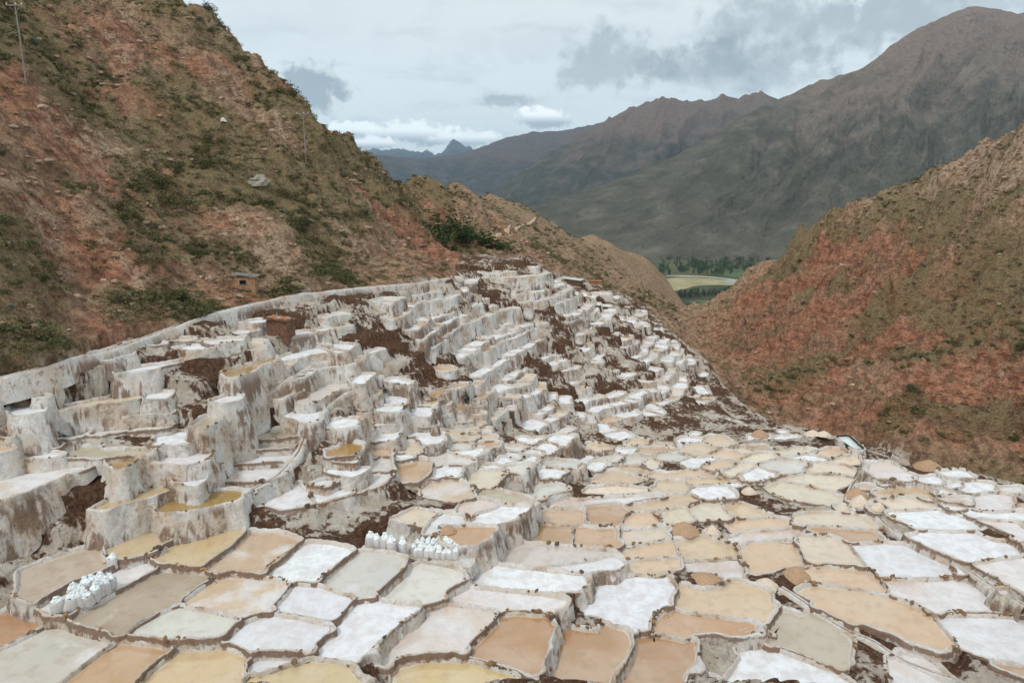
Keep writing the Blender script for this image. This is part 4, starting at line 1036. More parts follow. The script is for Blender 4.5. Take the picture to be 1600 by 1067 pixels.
mountain('mountain_back', '420,262,10500 520,246,11000 580,240,11000 640,248,11200 690,245,11300 735,236,11400 790,216,11500 830,207,11500 880,205,11600 930,194,11600 1000,176,11600 1150,190,11600', [(0, 7600), (1, 8600)], ZV - 5, .12, 360, 90, M_M3, 5.7, jag=18, gfreq=10)
mountain('snow_mountain', '420,246,20000 520,240,20500 560,238,20500 585,233,20500 600,236,20500 622,232,20500 640,236,20500 660,238,20500 668,232,20500 676,236,20500 686,235,20500 694,229,20500 708,217,20500 722,226,20500 740,234,20500 780,238,20500 860,236,20500', [(0, 15000), (1, 15000)], 300, .16, 520, 70, M_M4, 2.9, jag=90, gfreq=26,
         snow=lambda px, v: 1.1 * sm(.72, .95, v) * (1 - sm(.0, 1, np.abs(px - 684) / 26)) + .30 * sm(.85, 1, v))
def mat_valley():
    t = NT('valley_fields'); a = t.vor(.004, t.pos((1, .45, 1))); n = t.noise(.012, 5, .6); c = t.mix(t.step(a, .2, .8), (.055, .07, .033), (.13, .13, .065)); c = t.mix(t.math('MULTIPLY', t.step(n, .4, .65), .6), c, (.03, .045, .022)); return t.fin(c, .95, .1)
g = 60; vx, vy = np.linspace(-2600, 3600, g), np.linspace(750, 6600, g); VX, VY = np.meshgrid(vx, vy)
tag(link_mesh('valley_floor', np.stack([VX, VY, ZV + 0 * VX], -1).reshape(-1, 3), [gridfaces(g, g)], mat_valley(), None, True), kind='structure')
# closing apron between the hills and the valley so nothing is open behind the ridges
def vpoly(px_py, z): q = np.array(px_py, float); return np.c_[atz(q[:, 0], q[:, 1], z), np.full(len(q), z)]
def sheet(name, pts, z, mat, label=None, cat=None, kind=None):
    P = vpoly(pts, z); P = np.c_[chaikin(P[:, :2], 2), np.full(len(P) * 4, z)]
    if area2(P[:, :2]) < 0: P = P[::-1]
    o = link_mesh(name, P, [np.arange(len(P))[None]], mat, None, False); tag(o, label, cat, None, kind); return o
M_FIELD = plain('hay_field', (.33, .29, .16), .95, .2, .02); M_GFIELD = plain('green_field', (.09, .12, .05), .95, .3, .02); M_RIVER = plain('river_water', (.40, .42, .40), .3, .1, .01, .5); M_SAND = plain('river_sand', (.44, .39, .31), .95, .15, .02); M_WOOD = mat_leaf('wood_leaf', (.014, .028, .013), (.026, .045, .02), (.04, .06, .026))
sheet('hay_field', [(1030, 434), (1100, 434), (1160, 440), (1160, 446), (1090, 445), (1070, 452), (1030, 458)], ZV + .4, M_FIELD, 'yellow green hay field on the valley floor', 'field')
sheet('green_field', [(1105, 417), (1160, 417), (1200, 424), (1180, 434), (1110, 428)], ZV + .4, M_GFIELD, 'bright green field edged by dark trees at the valley far side', 'field')
sheet('riverside_meadow', [(1075, 470), (1125, 468), (1135, 474), (1080, 477)], ZV + .4, M_GFIELD, 'narrow green meadow below the tree row in the valley', 'field')
sheet('river', [(1130, 437), (1160, 437), (1190, 441), (1175, 444), (1130, 442)], ZV + .8, M_RIVER, kind='structure')
sheet('sandbank', [(1078, 483), (1120, 482), (1112, 490), (1090, 489)], ZV + .5, M_SAND, kind='structure')
sheet('field_road', [(1040, 430), (1100, 431), (1165, 438), (1165, 439.5), (1100, 433), (1040, 432)], ZV + 1.2, M_SAND, kind='structure')
# ------------------------------------------------------------------ foliage meshes
def leaf_mesh(name, mat, n, fn, size, seed, flat=.5):
    r = np.random.default_rng(seed); C = fn(r, n); s = size * r.uniform(.6, 1.3, (n, 1)); a = r.normal(size=(n, 3)); a[:, 2] *= flat; a /= np.linalg.norm(a, axis=1)[:, None]; b = np.cross(a, r.normal(size=(n, 3))); b /= np.linalg.norm(b, axis=1)[:, None]
    V = np.concatenate([C - a * s, C + b * s * .5, C + a * s, C - b * s * .5], 1).reshape(-1, 3); Fq = np.arange(4 * n).reshape(n, 4); me = bpy.data.meshes.new(name); me.from_pydata(V.tolist(), [], Fq.tolist()); me.materials.append(mat); me.update(); return me
def dome(r, n):
    k = r.integers(5, 9); cs = r.normal(size=(k, 3)) * (.38, .38, .12) + (0, 0, .38); rr = r.uniform(.25, .48, k); i = r.integers(0, k, n); d = r.normal(size=(n, 3)); d /= np.linalg.norm(d, axis=1)[:, None]
    p = cs[i] + d * (rr[i] * r.uniform(.55, 1.0, n) ** .5)[:, None]; p[:, 2] = np.abs(p[:, 2]); return p
def crown(r, n):
    k = 14; cs = r.normal(size=(k, 3)) * (.30, .30, .27) + (0, 0, .62); rr = r.uniform(.16, .30, k); i = r.integers(0, k, n); d = r.normal(size=(n, 3)); d /= np.linalg.norm(d, axis=1)[:, None]; return cs[i] + d * (rr[i] * r.uniform(.5, 1, n) ** .5)[:, None]
def column(r, n):
    h = r.uniform(.12, 1.0, n); w = .16 * np.sin(np.pi * np.clip(h * .9 + .08, 0, 1)) ** .6 * (1 + .35 * np.sin(h * 23 + r.uniform(0, 6))); a = r.uniform(0, 6.3, n); q = r.uniform(.4, 1, n) ** .5; return np.stack([np.cos(a) * w * q, np.sin(a) * w * q, h], -1)
SHRUB = [leaf_mesh('shrub', M_SHRUB, 600, dome, .062, k) for k in range(6)]
TUSS = [leaf_mesh('grass_tussock', M_GRASS, 260, lambda r, n: np.abs(r.normal(size=(n, 3))) * (.0, .0, .22) + r.normal(size=(n, 3)) * (.33, .33, .02) + (0, 0, .05), .13, 20 + k, 3.0) for k in range(3)]
CROWN = [leaf_mesh('crown', M_TREE, 700, crown, .06, 40 + k) for k in range(3)]; EUCA = [leaf_mesh('crown', M_WOOD, 260, column, .055, 50 + k) for k in range(4)]
def trunk_mesh(h, r):
    b = MB(); b.tube([(0, 0, -.05), (.01, 0, h * .5), (.0, .01, h)], [r, r * .75, r * .4], 6)
    for a in (0, 2.1, 4.2): b.tube([(0, 0, h * .6), (.13 * math.cos(a), .13 * math.sin(a), h * .95)], [r * .5, r * .2], 5)
    return b.mesh('trunk', M_POLE)
TRUNK, ETRUNK = trunk_mesh(.6, .03), trunk_mesh(.9, .012)
def agave_mesh(seed):
    r = np.random.default_rng(seed); b = MB()
    for i in range(26):
        a, e, L = r.uniform(0, 6.3), r.uniform(.25, 1.35), r.uniform(.45, .75); d = np.array([math.cos(a) * math.cos(e), math.sin(a) * math.cos(e), math.sin(e)]); sd = np.array([-math.sin(a), math.cos(a), 0]); up = np.cross(d, sd); m = d * L * .45 + (0, 0, .02); w = .055
        b.add([sd * w * .7, -sd * w * .7, m + sd * w, m - sd * w, m + up * -.03, d * L - (0, 0, .06)], [(0, 4, 2), (0, 1, 4), (1, 3, 4), (2, 4, 5), (4, 3, 5)])
    return b.mesh('agave', M_AGAVE)
AGAVE = [agave_mesh(60 + k) for k in range(3)]
# ------------------------------------------------------------------ plants on the hills
def hidden(x, y, z):
    """is the point behind the land as seen from the viewpoint"""
    t = np.linspace(.25, .985, 46); zz = ground(x[:, None] * t, y[:, None] * t); return (zz > z[:, None] * t + .35).any(1)
r5 = np.random.default_rng(55)
cand = r5.integers(0, TV.shape[0], 90000); cx, cy, cz = TV[cand].T; wv_ = veg.ravel()[cand]; lf, rt, fr = left.ravel()[cand], right.ravel()[cand], far2.ravel()[cand]
x_, y_ = cx + r5.normal(size=len(cx)) * .3, cy + r5.normal(size=len(cx)) * .3; z_ = ground(x_, y_); ppx, ppy = proj(x_, y_, z_)
n_f = noise3(x_ / 6, y_ / 6, 2.7)
ok = (ppx > -15) & (ppx < 1615) & (ppy > -15) & (ppy < 780) & (fm.ravel()[cand] < .05) & ~hidden(x_, y_, z_) & (r5.random(len(cx)) < np.clip(wv_ * 1.1 + .15 + .35 * n_f, .03, 1) * np.clip(cy / 60, .5, 1.8)) & (cy < 330)
ix = np.where(ok)[0]
print('plants', len(ix))
near_ = sorted(ix, key=lambda i: cy[i] / (.6 + wv_[i]))
big = [i for i in sorted(ix, key=lambda i: r5.random() * (cy[i] / 80) ** 1.5 / (.2 + wv_[i])) if wv_[i] > .2 and fr[i] < .5][:300]
bs = set(big)
def hillzone(i):
    px, py = ppx[i], ppy[i]
    if rt[i] > .5: return 'on right red slope', ('low down' if py > 560 else 'halfway up' if py > 400 else 'near the skyline'), ('by the picture edge' if px > 1450 else 'towards the ravine' if px < 1250 else 'in the middle')
    return 'on left hillside', ('just above the canal' if py > 380 else 'halfway up' if py > 190 else 'near the top'), ('by the picture edge' if px < 160 else 'towards the spur' if px > 400 else 'in the middle')
for n_, i in enumerate(big):
    a, b_, c_ = hillzone(i); ag = (n_ % 5 == 1) and rt[i] < .5; s = (.45 + .95 * r5.random() ** 2) * (1.0 if not ag else 1.0)
    if ag: o = put('agave', AGAVE[n_ % 3], (x_[i], y_[i], z_[i] - .05), r5.uniform(0, 6.3), s * 1.15); tag(o, f'spiky grey green agave {a}, {b_}, {c_}', 'agave', f'agaves {a} {b_} {c_}')
    else: o = put('shrub', SHRUB[n_ % 6], (x_[i], y_[i], z_[i] - .08), r5.uniform(0, 6.3), (s * 1.5, s * 1.3, s * .95)); tag(o, f'low olive shrub {a}, {b_}, {c_}', 'shrub', f'shrubs {a} {b_} {c_}')
# the uncountable rest: small bushes and tussocks, one mass per hill
def scatter(name, idx, protos, mats, lo, hi, label, cat):
    if not len(idx): return
    Vs, Fs, off = [], [], 0
    for k, i in enumerate(idx):
        me = protos[k % len(protos)]; V, Fq = me; s = r5.uniform(lo, hi) * (1 + cy[i] / 260); a = r5.uniform(0, 6.3); ca, sa = math.cos(a), math.sin(a)
        W_ = np.stack([(V[:, 0] * ca - V[:, 1] * sa) * s, (V[:, 0] * sa + V[:, 1] * ca) * s, V[:, 2] * s * .85], -1) + (x_[i], y_[i], z_[i] - .05); Vs.append(W_); Fs.append(Fq + off); off += len(W_)
    o = link_mesh(name, np.concatenate(Vs), [np.concatenate(Fs)], mats, None, False); tag(o, label, cat, None, 'stuff')
def small(fn, n, size, seed, flat=.5):
    me = leaf_mesh('tmp', M_SHRUB, n, fn, size, seed, flat); V = np.array([v.co for v in me.vertices]); Fq = np.arange(len(V)).reshape(-1, 4); bpy.data.meshes.remove(me); return V, Fq
sb = [small(dome, 84, .15, 70 + k) for k in range(4)]; sg = [small(lambda r, n: r.normal(size=(n, 3)) * (.34, .34, .02) + (0, 0, .12), 34, .17, 80 + k, 3.0) for k in range(3)]
others = [i for i in ix if i not in bs]
bush = [i for i in others if n_f[i] > -.05 and wv_[i] > .12]; grs = [i for i in others if not (n_f[i] > -.05 and wv_[i] > .12)]
for nm, tst in (('left hillside', lambda i: rt[i] <= .5 and fr[i] <= .5), ('red right slope', lambda i: rt[i] > .5), ('ridge beyond', lambda i: rt[i] <= .5 and fr[i] > .5)):
    scatter('scrub', [i for i in bush if tst(i)][:3800], sb, M_SHRUB, .22, .58, f'scattered small scrub covering the {nm}', 'scrub'); scatter('dry_grass', [i for i in grs if tst(i)][:4500], sg, M_GRASS, .3, .75, f'dry grass tufts on the {nm}', 'grass')
_ico = np.array([v.co for v in STONES[2].vertices]); _icf = np.array([list(q.vertices) for q in STONES[2].polygons])
rk = np.where((ppx > -15) & (ppx < 1615) & (ppy > -15) & (ppy < 780) & (fm.ravel()[cand] < .05) & (cy < 230) & (r5.random(len(cx)) < .16 * np.clip(cy / 70, .4, 1.6)))[0]
rk = rk[~hidden(x_[rk], y_[rk], z_[rk])][:5200]; Vr, Fr_ = [], []
for k, i in enumerate(rk):
    s = .05 + .30 * r5.random() ** 4 * (1 + cy[i] / 150); a = r5.uniform(0, 6.3); V = _ico * (s * r5.uniform(.8, 1.5), s, s * .8); Vr.append(np.stack([V[:, 0] * math.cos(a) - V[:, 1] * math.sin(a), V[:, 0] * math.sin(a) + V[:, 1] * math.cos(a), V[:, 2]], -1) + (x_[i], y_[i], z_[i])); Fr_.append(_icf + 12 * k)
tag(link_mesh('loose_rocks', np.concatenate(Vr), [np.concatenate(Fr_)], plain('hill_rock', (.34, .235, .17), .95, .45, .6), None, False), 'loose rocks and rubble strewn over the slopes', 'rocks', None, 'stuff')
# ------------------------------------------------------------------ trees by the settlement and in the valley
def G(px, py, y1=420.0): return hit(px, py, H, 14.0, y1)[0]
def tree(px, py, h, wd, label, k, group='trees by the hamlet', at_=None):
    p = at_ if at_ is not None else G(px, py); p = np.array(p); p[2] = ground(p[:1], p[1:2])[0] if at_ is None else p[2]
    o = empty('tree', p, k * 1.7); tag(o, label, 'tree', group); put('crown', CROWN[k % 3], (0, 0, 0), 0, (h * wd, h * wd, h), o); put('trunk', TRUNK, (0, 0, 0), 0, h, o)
for k, (px, py, h, wd, lb) in enumerate(((688, 376, 2.6, 1.6, 'dark green tree at the left end of the hamlet grove'), (705, 380, 3.4, 1.5, 'largest round dark green tree beside the hamlet houses'), (718, 376, 2.6, 1.4, 'round green tree just left of the small white hut'), (731, 389, 2.5, 1.8, 'rounded bush tree in front of the small white hut'),
                                          (749, 386, 2.8, 1.6, 'bushy tree heading the hedge above the topmost terrace'), (765, 389, 2.0, 2.2, 'middle bush tree of the hedge above the topmost terrace'), (779, 390, 1.7, 2.4, 'last low bush tree at the right end of the hedge'))): tree(px, py, h, wd, lb, k)
rv = random.Random(9); nt_ = 0
def vtree(px, py, h, label, group, cr=EUCA, tr=ETRUNK, wd=1.0):
    q = atz(px, py, ZV); o = empty('poplar_tree' if cr is EUCA else 'tree', (q[0], q[1], ZV), rv.uniform(0, 6)); tag(o, label, 'tree', group); put('crown', rv.choice(cr), (0, 0, 0), 0, (h * wd, h * wd, h), o); put('trunk', tr, (0, 0, 0), 0, h, o)
for i in range(34): vtree(1058 + i * 2.6 + rv.uniform(-.8, .8), 467 - i * .22 + rv.uniform(-1.2, 1.2), rv.uniform(14, 27), 'tall dark tree in the long row below the yellow valley field', 'row of tall trees below the hay field')
for i in range(120): vtree(1030 + rv.uniform(0, 175), 405 + 25 * rv.random() ** .7, rv.uniform(12, 27), 'dark tree in the wood at the foot of the far mountain', 'trees at the foot of the far mountain', *((CROWN, TRUNK, 1.1) if i % 2 else ()))
for i in range(12): vtree(1078 + i * 5 + rv.uniform(-2, 2), 479 + rv.uniform(-1, 1), rv.uniform(7, 11), 'round green tree in the hedge above the sandbank', 'hedge trees above the sandbank', CROWN, TRUNK, 1.3)
# ------------------------------------------------------------------ heaps, sacks
def heap(px, py, wpx, hpx, col, label, k, name='salt_heap'):
    p = min(PONDS, key=lambda q: np.hypot(*(q.c - (px, py)))); inside_ = [q for q in PONDS if inpoly(np.array([px]), np.array([py]), q.pix)[0]]
    z = (inside_[0] if inside_ else p).z + .02; q = atz(px, py + hpx * .4, z); d = math.hypot(q[1], z); r = wpx * d / F / 2; h = hpx * d / F * .95
    n, m = 22, 8; A_ = np.linspace(0, 2 * np.pi, n, endpoint=False); V = []
    for j in range(m + 1):
        t = j / m; rr = r * (1 - t) * (1 + .18 * noise3(np.cos(A_) * 1.3 + k, np.sin(A_) * 1.3, t)); zz = h * (t ** .8 if t < 1 else 1) * (1 - .12 * t * t); V.append(np.stack([np.cos(A_) * rr, np.sin(A_) * rr * .85, zz + .02 * noise3(np.cos(A_) * 5, np.sin(A_) * 5, t * 6 + k) - .03], -1))
    V = np.concatenate(V); o = link_mesh(name, V, [gridfaces(m + 1, n, True)], col, None, True); o.location = (q[0], q[1], z); tag(o, label, 'salt heap', 'salt heaps'); return o
def mat_heap(nm, c): t = NT(nm); n = t.noise(7, 6, .65); t.bump(n, .6, .06); return t.fin(t.mix(t.step(n, .3, .7), tuple(q * .82 for q in c), tuple(min(.9, q * 1.12) for q in c)), .9, .2)
M_HB, M_HP, M_HO = mat_heap('brown_salt', (.46, .30, .19)), mat_heap('pale_salt', (.70, .58, .47)), mat_heap('ochre_earth', (.42, .27, .17))
for k, (px, py, w, h, m, lb) in enumerate(((1068, 822, 46, 20, M_HB, 'round brown salt heap beside a smaller pale heap on the middle flats'), (1112, 826, 30, 16, M_HP, 'small pinkish salt heap right of the round brown heap'), (1101, 903, 62, 20, M_HB, 'large low brown salt heap in front of the dry pink pond'), (1197, 909, 40, 18, M_HP, 'pale tan salt heap by the channel fork'),
        (1243, 893, 46, 24, M_HB, 'tan salt heap leaning on the corner of the tan pond'), (1343, 780, 32, 20, M_HP, 'pale conical salt heap between the two banks'), (1372, 789, 24, 14, M_HP, 'small pale salt heap at the bend of the stone bank'), (1338, 768, 36, 18, M_HB, 'tan heap behind the pale conical heap'), (1234, 690, 26, 14, M_HP, 'pale heap on the far tan ponds'),
        (1187, 675, 28, 12, M_HB, 'left heap on the low wall above the amber pond'), (1209, 682, 34, 13, M_HB, 'right heap on the low wall above the amber pond'), (1270, 675, 26, 10, M_HP, 'left of two heaps at the far field edge'), (1287, 676, 24, 9, M_HP, 'right of two heaps at the far field edge'), (1450, 724, 46, 16, M_HO, 'ochre earth heap against the ravine edge'),
        (700, 824, 26, 14, M_HB, 'small orange salt heap left of the orange pond'), (36, 622, 34, 20, M_HO, 'ochre heap below the canal'), (1170, 764, 24, 12, M_HP, 'pale heap at the edge of the white pond'))): heap(px, py, w, h, m, lb, k)
def sack_mesh(seed):
    r = np.random.default_rng(seed); n, V = 14, []; A_ = np.linspace(0, 2 * np.pi, n, endpoint=False)
    for z, w in ((0, .20), (.04, .255), (.15, .275), (.35, .27), (.52, .275), (.66, .265), (.72, .24)):
        sq = 1 / np.maximum(np.abs(np.cos(A_)) ** 3 + np.abs(np.sin(A_)) ** 3, .1) ** (1 / 3); rr = w * sq * (1 + .05 * r.normal(size=n) + .10 * np.sin(A_ * 2 + seed * 2 + z * 4)); V.append(np.stack([np.cos(A_) * rr * 1.1, np.sin(A_) * rr * .85, np.full(n, z)], -1))
    b = bpy.data.meshes.new('sack_body'); V = np.concatenate(V); Fq = gridfaces(7, n, True); b.from_pydata(V.tolist(), [], Fq.tolist() + [list(range(n))[::-1]]); b.materials.append(M_BAG); b.polygons.foreach_set('use_smooth', [True] * len(b.polygons)); b.update()
    V = []
    tip = np.array([r.uniform(-.08, .08), r.uniform(-.05, .05), 0])
    for t, (z, w) in enumerate(((.70, .243), (.77, .232), (.84, .185), (.90, .13), (.95, .095), (1.02, .10), (1.04, .03))):
        rr = w * (1 + (.12 if t < 3 else .35) * np.sin(A_ * 5 + seed) + .06 * r.normal(size=n)); V.append(np.stack([np.cos(A_) * rr * 1.1, np.sin(A_) * rr * .85, z + .02 * r.normal(size=n)], -1) + tip * max(0, t - 1) / 3)
    c = bpy.data.meshes.new('liner_top'); V = np.concatenate(V); c.from_pydata(V.tolist(), [], Fq.tolist() + [list(range(6 * n, 7 * n))]); c.materials.append(M_LINER); c.update(); return b, c
SACK = [sack_mesh(k) for k in range(5)]
def sack(px, py, z, s, label, group, k):
    q = atz(px, py, z); o = empty('salt_sack', (q[0], q[1], z), rng.uniform(-.9, .9)); o.rotation_euler[0] = rng.normal() * .07; o.rotation_euler[1] = rng.normal() * .09; o.scale = (s * rng.uniform(.9, 1.12), s * rng.uniform(.9, 1.12), s * rng.uniform(.86, 1.08)); tag(o, label, 'salt sack', group); b, c = SACK[k % 5]; put('sack_body', b, (0, 0, 0), 0, 1, o); put('liner_top', c, (0, 0, 0), 0, 1, o)
pd = [p for p in PONDS if p.cls == 'D'][0]; zf = pd.z + .01
front = [(94, 956), (110, 955), (126, 949), (140, 946), (150, 938), (156, 933), (165, 927), (174, 921)]; backr = [(118, 938), (128, 936), (138, 930), (148, 925), (159, 920)]
for k, (px, py) in enumerate(front): sack(px, py, zf, .92, f'{ORD[k]} white salt sack from left in the front row of the left stand', 'white sacks on the left stand', k)
for k, (px, py) in enumerate(backr): sack(px, py, zf, .92, f'{ORD[k]} white salt sack from left in the back row of the left stand', 'white sacks on the left stand', k + 2)
sack(176, 889, zf, .85, 'lone white sack behind the left stand beside a mossy stone block', 'white sacks on the left stand', 1)
# second stand: a dry ledge above the pale greenish ponds
LED = np.array([(566, 849), (620, 846), (700, 850), (740, 862), (744, 880), (728, 888), (690, 880), (640, 872), (600, 866), (565, 860)], float); zl = [p.z for p in PONDS if abs(p.c[0] - 666) < 12 and abs(p.c[1] - 912) < 12][0] + .12
pl = atz(LED[:, 0], LED[:, 1], zl); P = chaikin(pl if area2(pl) > 0 else pl[::-1], 2); n = len(P); c = P.mean(0); VL = np.vstack([np.c_[P, np.full(n, zl)], np.c_[c + (P - c) * 1.05, np.full(n, zl - .7)]])
VL[:n, 2] += .03 * fbm(P[:, 0] * 2, P[:, 1] * 2, 0.0, 2); i = np.arange(n); tag(link_mesh('salt_ledge', VL, [np.stack([i + n, (i + 1) % n + n, (i + 1) % n, i], -1), i[None]], M_BUND, None, False, {'mud': np.zeros(2 * n), 'wall': np.r_[np.zeros(n), np.ones(n)]}), 'dry pale ledge the second group of sacks stands on', 'ledge')
for k, (px, py) in enumerate(((580, 857), (591, 858), (602, 860), (615, 865), (631, 867))): sack(px, py, zl, 1.0, f'{ORD[k]} of the five tall white sacks standing left of the sack pile', 'tall sacks on the middle ledge', k)
k = 0
for row, (y0, x0, x1, nn) in enumerate(((872, 650, 712, 8), (866, 646, 716, 9), (860, 652, 712, 8), (855, 660, 706, 6))):
    for j in range(nn):
        px = x0 + (x1 - x0) * j / (nn - 1) + rng.uniform(-1, 1); sack(px, y0 + (px - 680) * .06, zl - .02, .58 + .1 * rng.random(), f'{ORD[j]} low white sack from left in row {("front", "second", "third", "rear")[row]} of the sack pile', 'low sacks piled on the middle ledge', k); k += 1
# ------------------------------------------------------------------ huts, poles, rocks
M_OLDTIN = plain('old_tin', (.20, .20, .19), .6, .45, 3)
def slab_roof(name, mat, parent, w, d, z0, z1, th=.07, over=.18):
    b = MB(); x, y = w / 2 + over, d / 2 + over; V = [(-x, -y, z0), (x, -y, z1), (x, y, z1 + .0), (-x, y, z0)]; V = V + [(a, b_, c_ + th) for a, b_, c_ in V]; b.add(V, [(3, 2, 1, 0), (4, 5, 6, 7), (0, 1, 5, 4), (1, 2, 6, 5), (2, 3, 7, 6), (3, 0, 4, 7)]); return b.build(name, mat, parent)
def hut(px, py, w, d, h, rz, mat, roofm, label, tilt=.3, window=True, tiles=False):
    p = G(px, py); zg = ground(p[:1], p[1:2])[0]; o = empty('hut', (p[0], p[1] + d * .5, zg), rz); tag(o, label, 'hut')
    b = MB(); b.box((0, 0, h / 2 - .3), (w, d, h + .6)); b.build('wall', mat, o)
    slab_roof('roof', roofm, o, w, d, h + tilt, h - tilt * .2)
    if window:
        b = MB(); b.box((-.1 * w, -d / 2 - .003, h * .62), (w * .32, .05, h * .28)); wd_ = b.build('window', M_HOLE, o); b = MB(); b.box((-.1 * w, -d / 2 - .03, h * .62 - h * .17), (w * .38, .09, .05)); b.build('sill', M_POLE, wd_)
    if tiles:
        for i in range(6):
            for j in range(3):
                b = MB(); b.box((0, 0, 0), (w * .15, d * .3, .05)); q = b.build('tile', M_TILE if (i + j) % 3 else M_ROCK, o, (-w * .42 + i * w * .165, -d * .33 + j * d * .32, h + tilt * (1 - (i + .5) / 5) + .12 + .02 * rng.random())); q.rotation_euler = (rng.normal() * .06, .12, rng.normal() * .15)
    return o
hut(382, 450, 1.75, 1.2, 1.25, .12, M_ADOBE, M_OLDTIN, 'small adobe hut with a dark window on the slope above the canal', .22)
hut(436, 526, 1.9, 1.2, 1.3, -.25, M_DARKADOBE, M_DARKADOBE, 'dark mud brick store with loose tiles on its roof below the canal', .12, False, True)
hut(895, 442, 3.4, 2.2, .9, -.35, M_DARKADOBE, M_TIN, 'low shed with a pale tin roof at the upper right of the terraces', .25, False)
hut(931, 444, 2.1, 1.2, .6, .05, M_ADOBE, M_TILE, 'tiny shelter with an orange roof right of the tin roofed shed', .08, False)
hut(727, 374, 1.6, 1.2, 1.0, .3, M_WHITE, M_TILE, 'small whitewashed hut among the hamlet trees', .1)
hut(690, 368, 2.0, 1.2, .9, .1, M_ADOBE, M_TILE, 'long low adobe house left of the hamlet trees', .1, False)
def pole(px, py, toppx, label, arm=1.5, arm2=True):
    p = G(px, py); zg = ground(p[:1], p[1:2])[0]; h = toppx * math.hypot(p[1], 0) / F * 1.02; o = empty('utility_pole', (p[0], p[1], zg)); tag(o, label, 'utility pole', 'utility poles on the hillside')
    b = MB(); b.tube([(0, 0, -.5), (0.03, 0, h * .5), (0, 0, h)], [.085, .07, .055], 8); b.build('post', M_POLE, o)
    b = MB(); b.box((0, -.1, h * .93), (arm, .09, .10)); cr = b.build('crossarm', M_POLE, o)
    for x in (-arm * .45, arm * .1, arm * .45): b = MB(); b.tube([(x, -.1, h * .93 + .05), (x, -.1, h * .93 + .14), (x, -.1, h * .93 + .2)], [.035, .055, .02], 6); b.build('insulator', M_WHITE, cr)
    b = MB(); b.tube([(-arm * .3, -.1, h * .92), (0, -.05, h * .82)], .02, 5); b.build('brace', M_POLE, o); b = MB(); b.tube([(arm * .3, -.1, h * .92), (0, -.05, h * .82)], .02, 5); b.build('brace', M_POLE, o)
pole(43, 146, 112, 'wooden utility pole near the upper left corner of the hillside'); pole(477, 240, 76, 'wooden utility pole beside the skyline spur')
def rock(px, py, w, h, label, mat=M_ROCK, seed=1):
    p = G(px, py); zg = ground(p[:1], p[1:2])[0]; n, m = 18, 10; T_, A_ = np.meshgrid(np.linspace(.05, np.pi * .62, m), np.linspace(0, 2 * np.pi, n, endpoint=False), indexing='ij'); D = np.stack([np.sin(T_) * np.cos(A_), np.sin(T_) * np.sin(A_), np.cos(T_)], -1)
    k = 1 + .35 * fbm(D[..., 0] * 1.7 + seed, D[..., 1] * 1.7, D[..., 2] * 1.7, 4); V = (D * k[..., None] * (w / 2, w / 2.6, h)).reshape(-1, 3); o = link_mesh('boulder', V, [gridfaces(m, n, True)[:, ::-1], np.arange(n)[None]], mat, None, False); o.location = (p[0], p[1], zg - h * .15); tag(o, label, 'boulder')
rock(404, 296, 2.4, .8, 'big pale boulder standing out of the left hillside', seed=3); rock(350, 201, .7, .3, 'small white rock on the hillside below the skyline', M_WHITE, 5); rock(44, 60, .8, .4, 'white rock beside the upper left utility pole', M_WHITE, 8); rock(163, 880, .55, .38, 'ochre stone block beside the lone sack', M_HO, 11)
# ------------------------------------------------------------------ canal, footpath, banks
def ribbon(name, pts, w, mat, lift, label=None, cat=None, kind=None, h=None, y1=420.0, attrs=None, step=.25):
    q = np.array(pts, float); W_ = hit(q[:, 0], q[:, 1], H, 14.0, y1); L = resample(W_, step, False); n = len(L)
    for _ in range(6): L[1:-1] = (L[:-2] + 2 * L[1:-1] + L[2:]) / 4
    T = np.gradient(L[:, :2], axis=0); T /= np.linalg.norm(T, axis=1)[:, None] + 1e-9; N = np.stack([T[:, 1], -T[:, 0]], -1); j = 1 + .25 * fbm(L[:, 0] / 1.5, L[:, 1] / 1.5, 1.0, 3)
    zg = np.clip(ground(L[:, 0], L[:, 1]), L[:, 2] - .12, L[:, 2] + .2) if name == 'salt_canal' else np.maximum(ground(L[:, 0], L[:, 1]), L[:, 2] - .3)
    for _ in range(8): zg[1:-1] = (zg[:-2] + 2 * zg[1:-1] + zg[2:]) / 4
    pr = h if h else [(-.5, -.25), (-.48, .03), (0, .05), (.48, .03), (.5, -.25)]
    V = np.array([np.c_[L[:, :2] + N * (a * w * j)[:, None], zg + lift + b + .03 * fbm(L[:, 0] / .5, L[:, 1] / .5, a, 2)] for a, b in pr]); at2 = None
    if attrs: at2 = {'mud': np.concatenate([np.full(n, a) for a in attrs[0]]), 'wall': np.concatenate([np.full(n, a) for a in attrs[1]])}
    o = link_mesh(name, V.reshape(-1, 3), [gridfaces(len(pr), n)], mat, None, True, at2); tag(o, label, cat, None, kind); return o
CAN = [(-1.6, -.45), (-1.0, .02), (-.9, .12), (-.45, .16), (-.3, .02), (.3, .02), (.45, .18), (.75, .15), (1.0, .02), (1.35, -.45), (1.8, -1.4)]
ribbon('salt_canal', [(-50, 600), (0, 589), (90, 567), (180, 544), (250, 518), (330, 489), (400, 473), (470, 459), (540, 451), (600, 446), (660, 441), (700, 434)], .34, M_BUND, -.04, 'pale feeder canal between the red hillside and the ponds', 'canal', None, CAN, attrs=([.5, .4, .2, .3, .9, .9, .3, .2, .3, .3, .3], [0, 0, 0, 0, 0, 0, 0, 0, .3, 1, 1]))
BK = [(-1.2, -1.3), (-.75, -.1), (-.5, .14), (-.16, .16), (-.08, .10), (.08, .10), (.16, .16), (.5, .13), (.8, -.2), (1.3, -1.4)]
BA = ([0, 0, 0, .2, 1, 1, .2, 0, 0, 0], [1, .7, 0, 0, 0, 0, 0, 0, .7, 1])
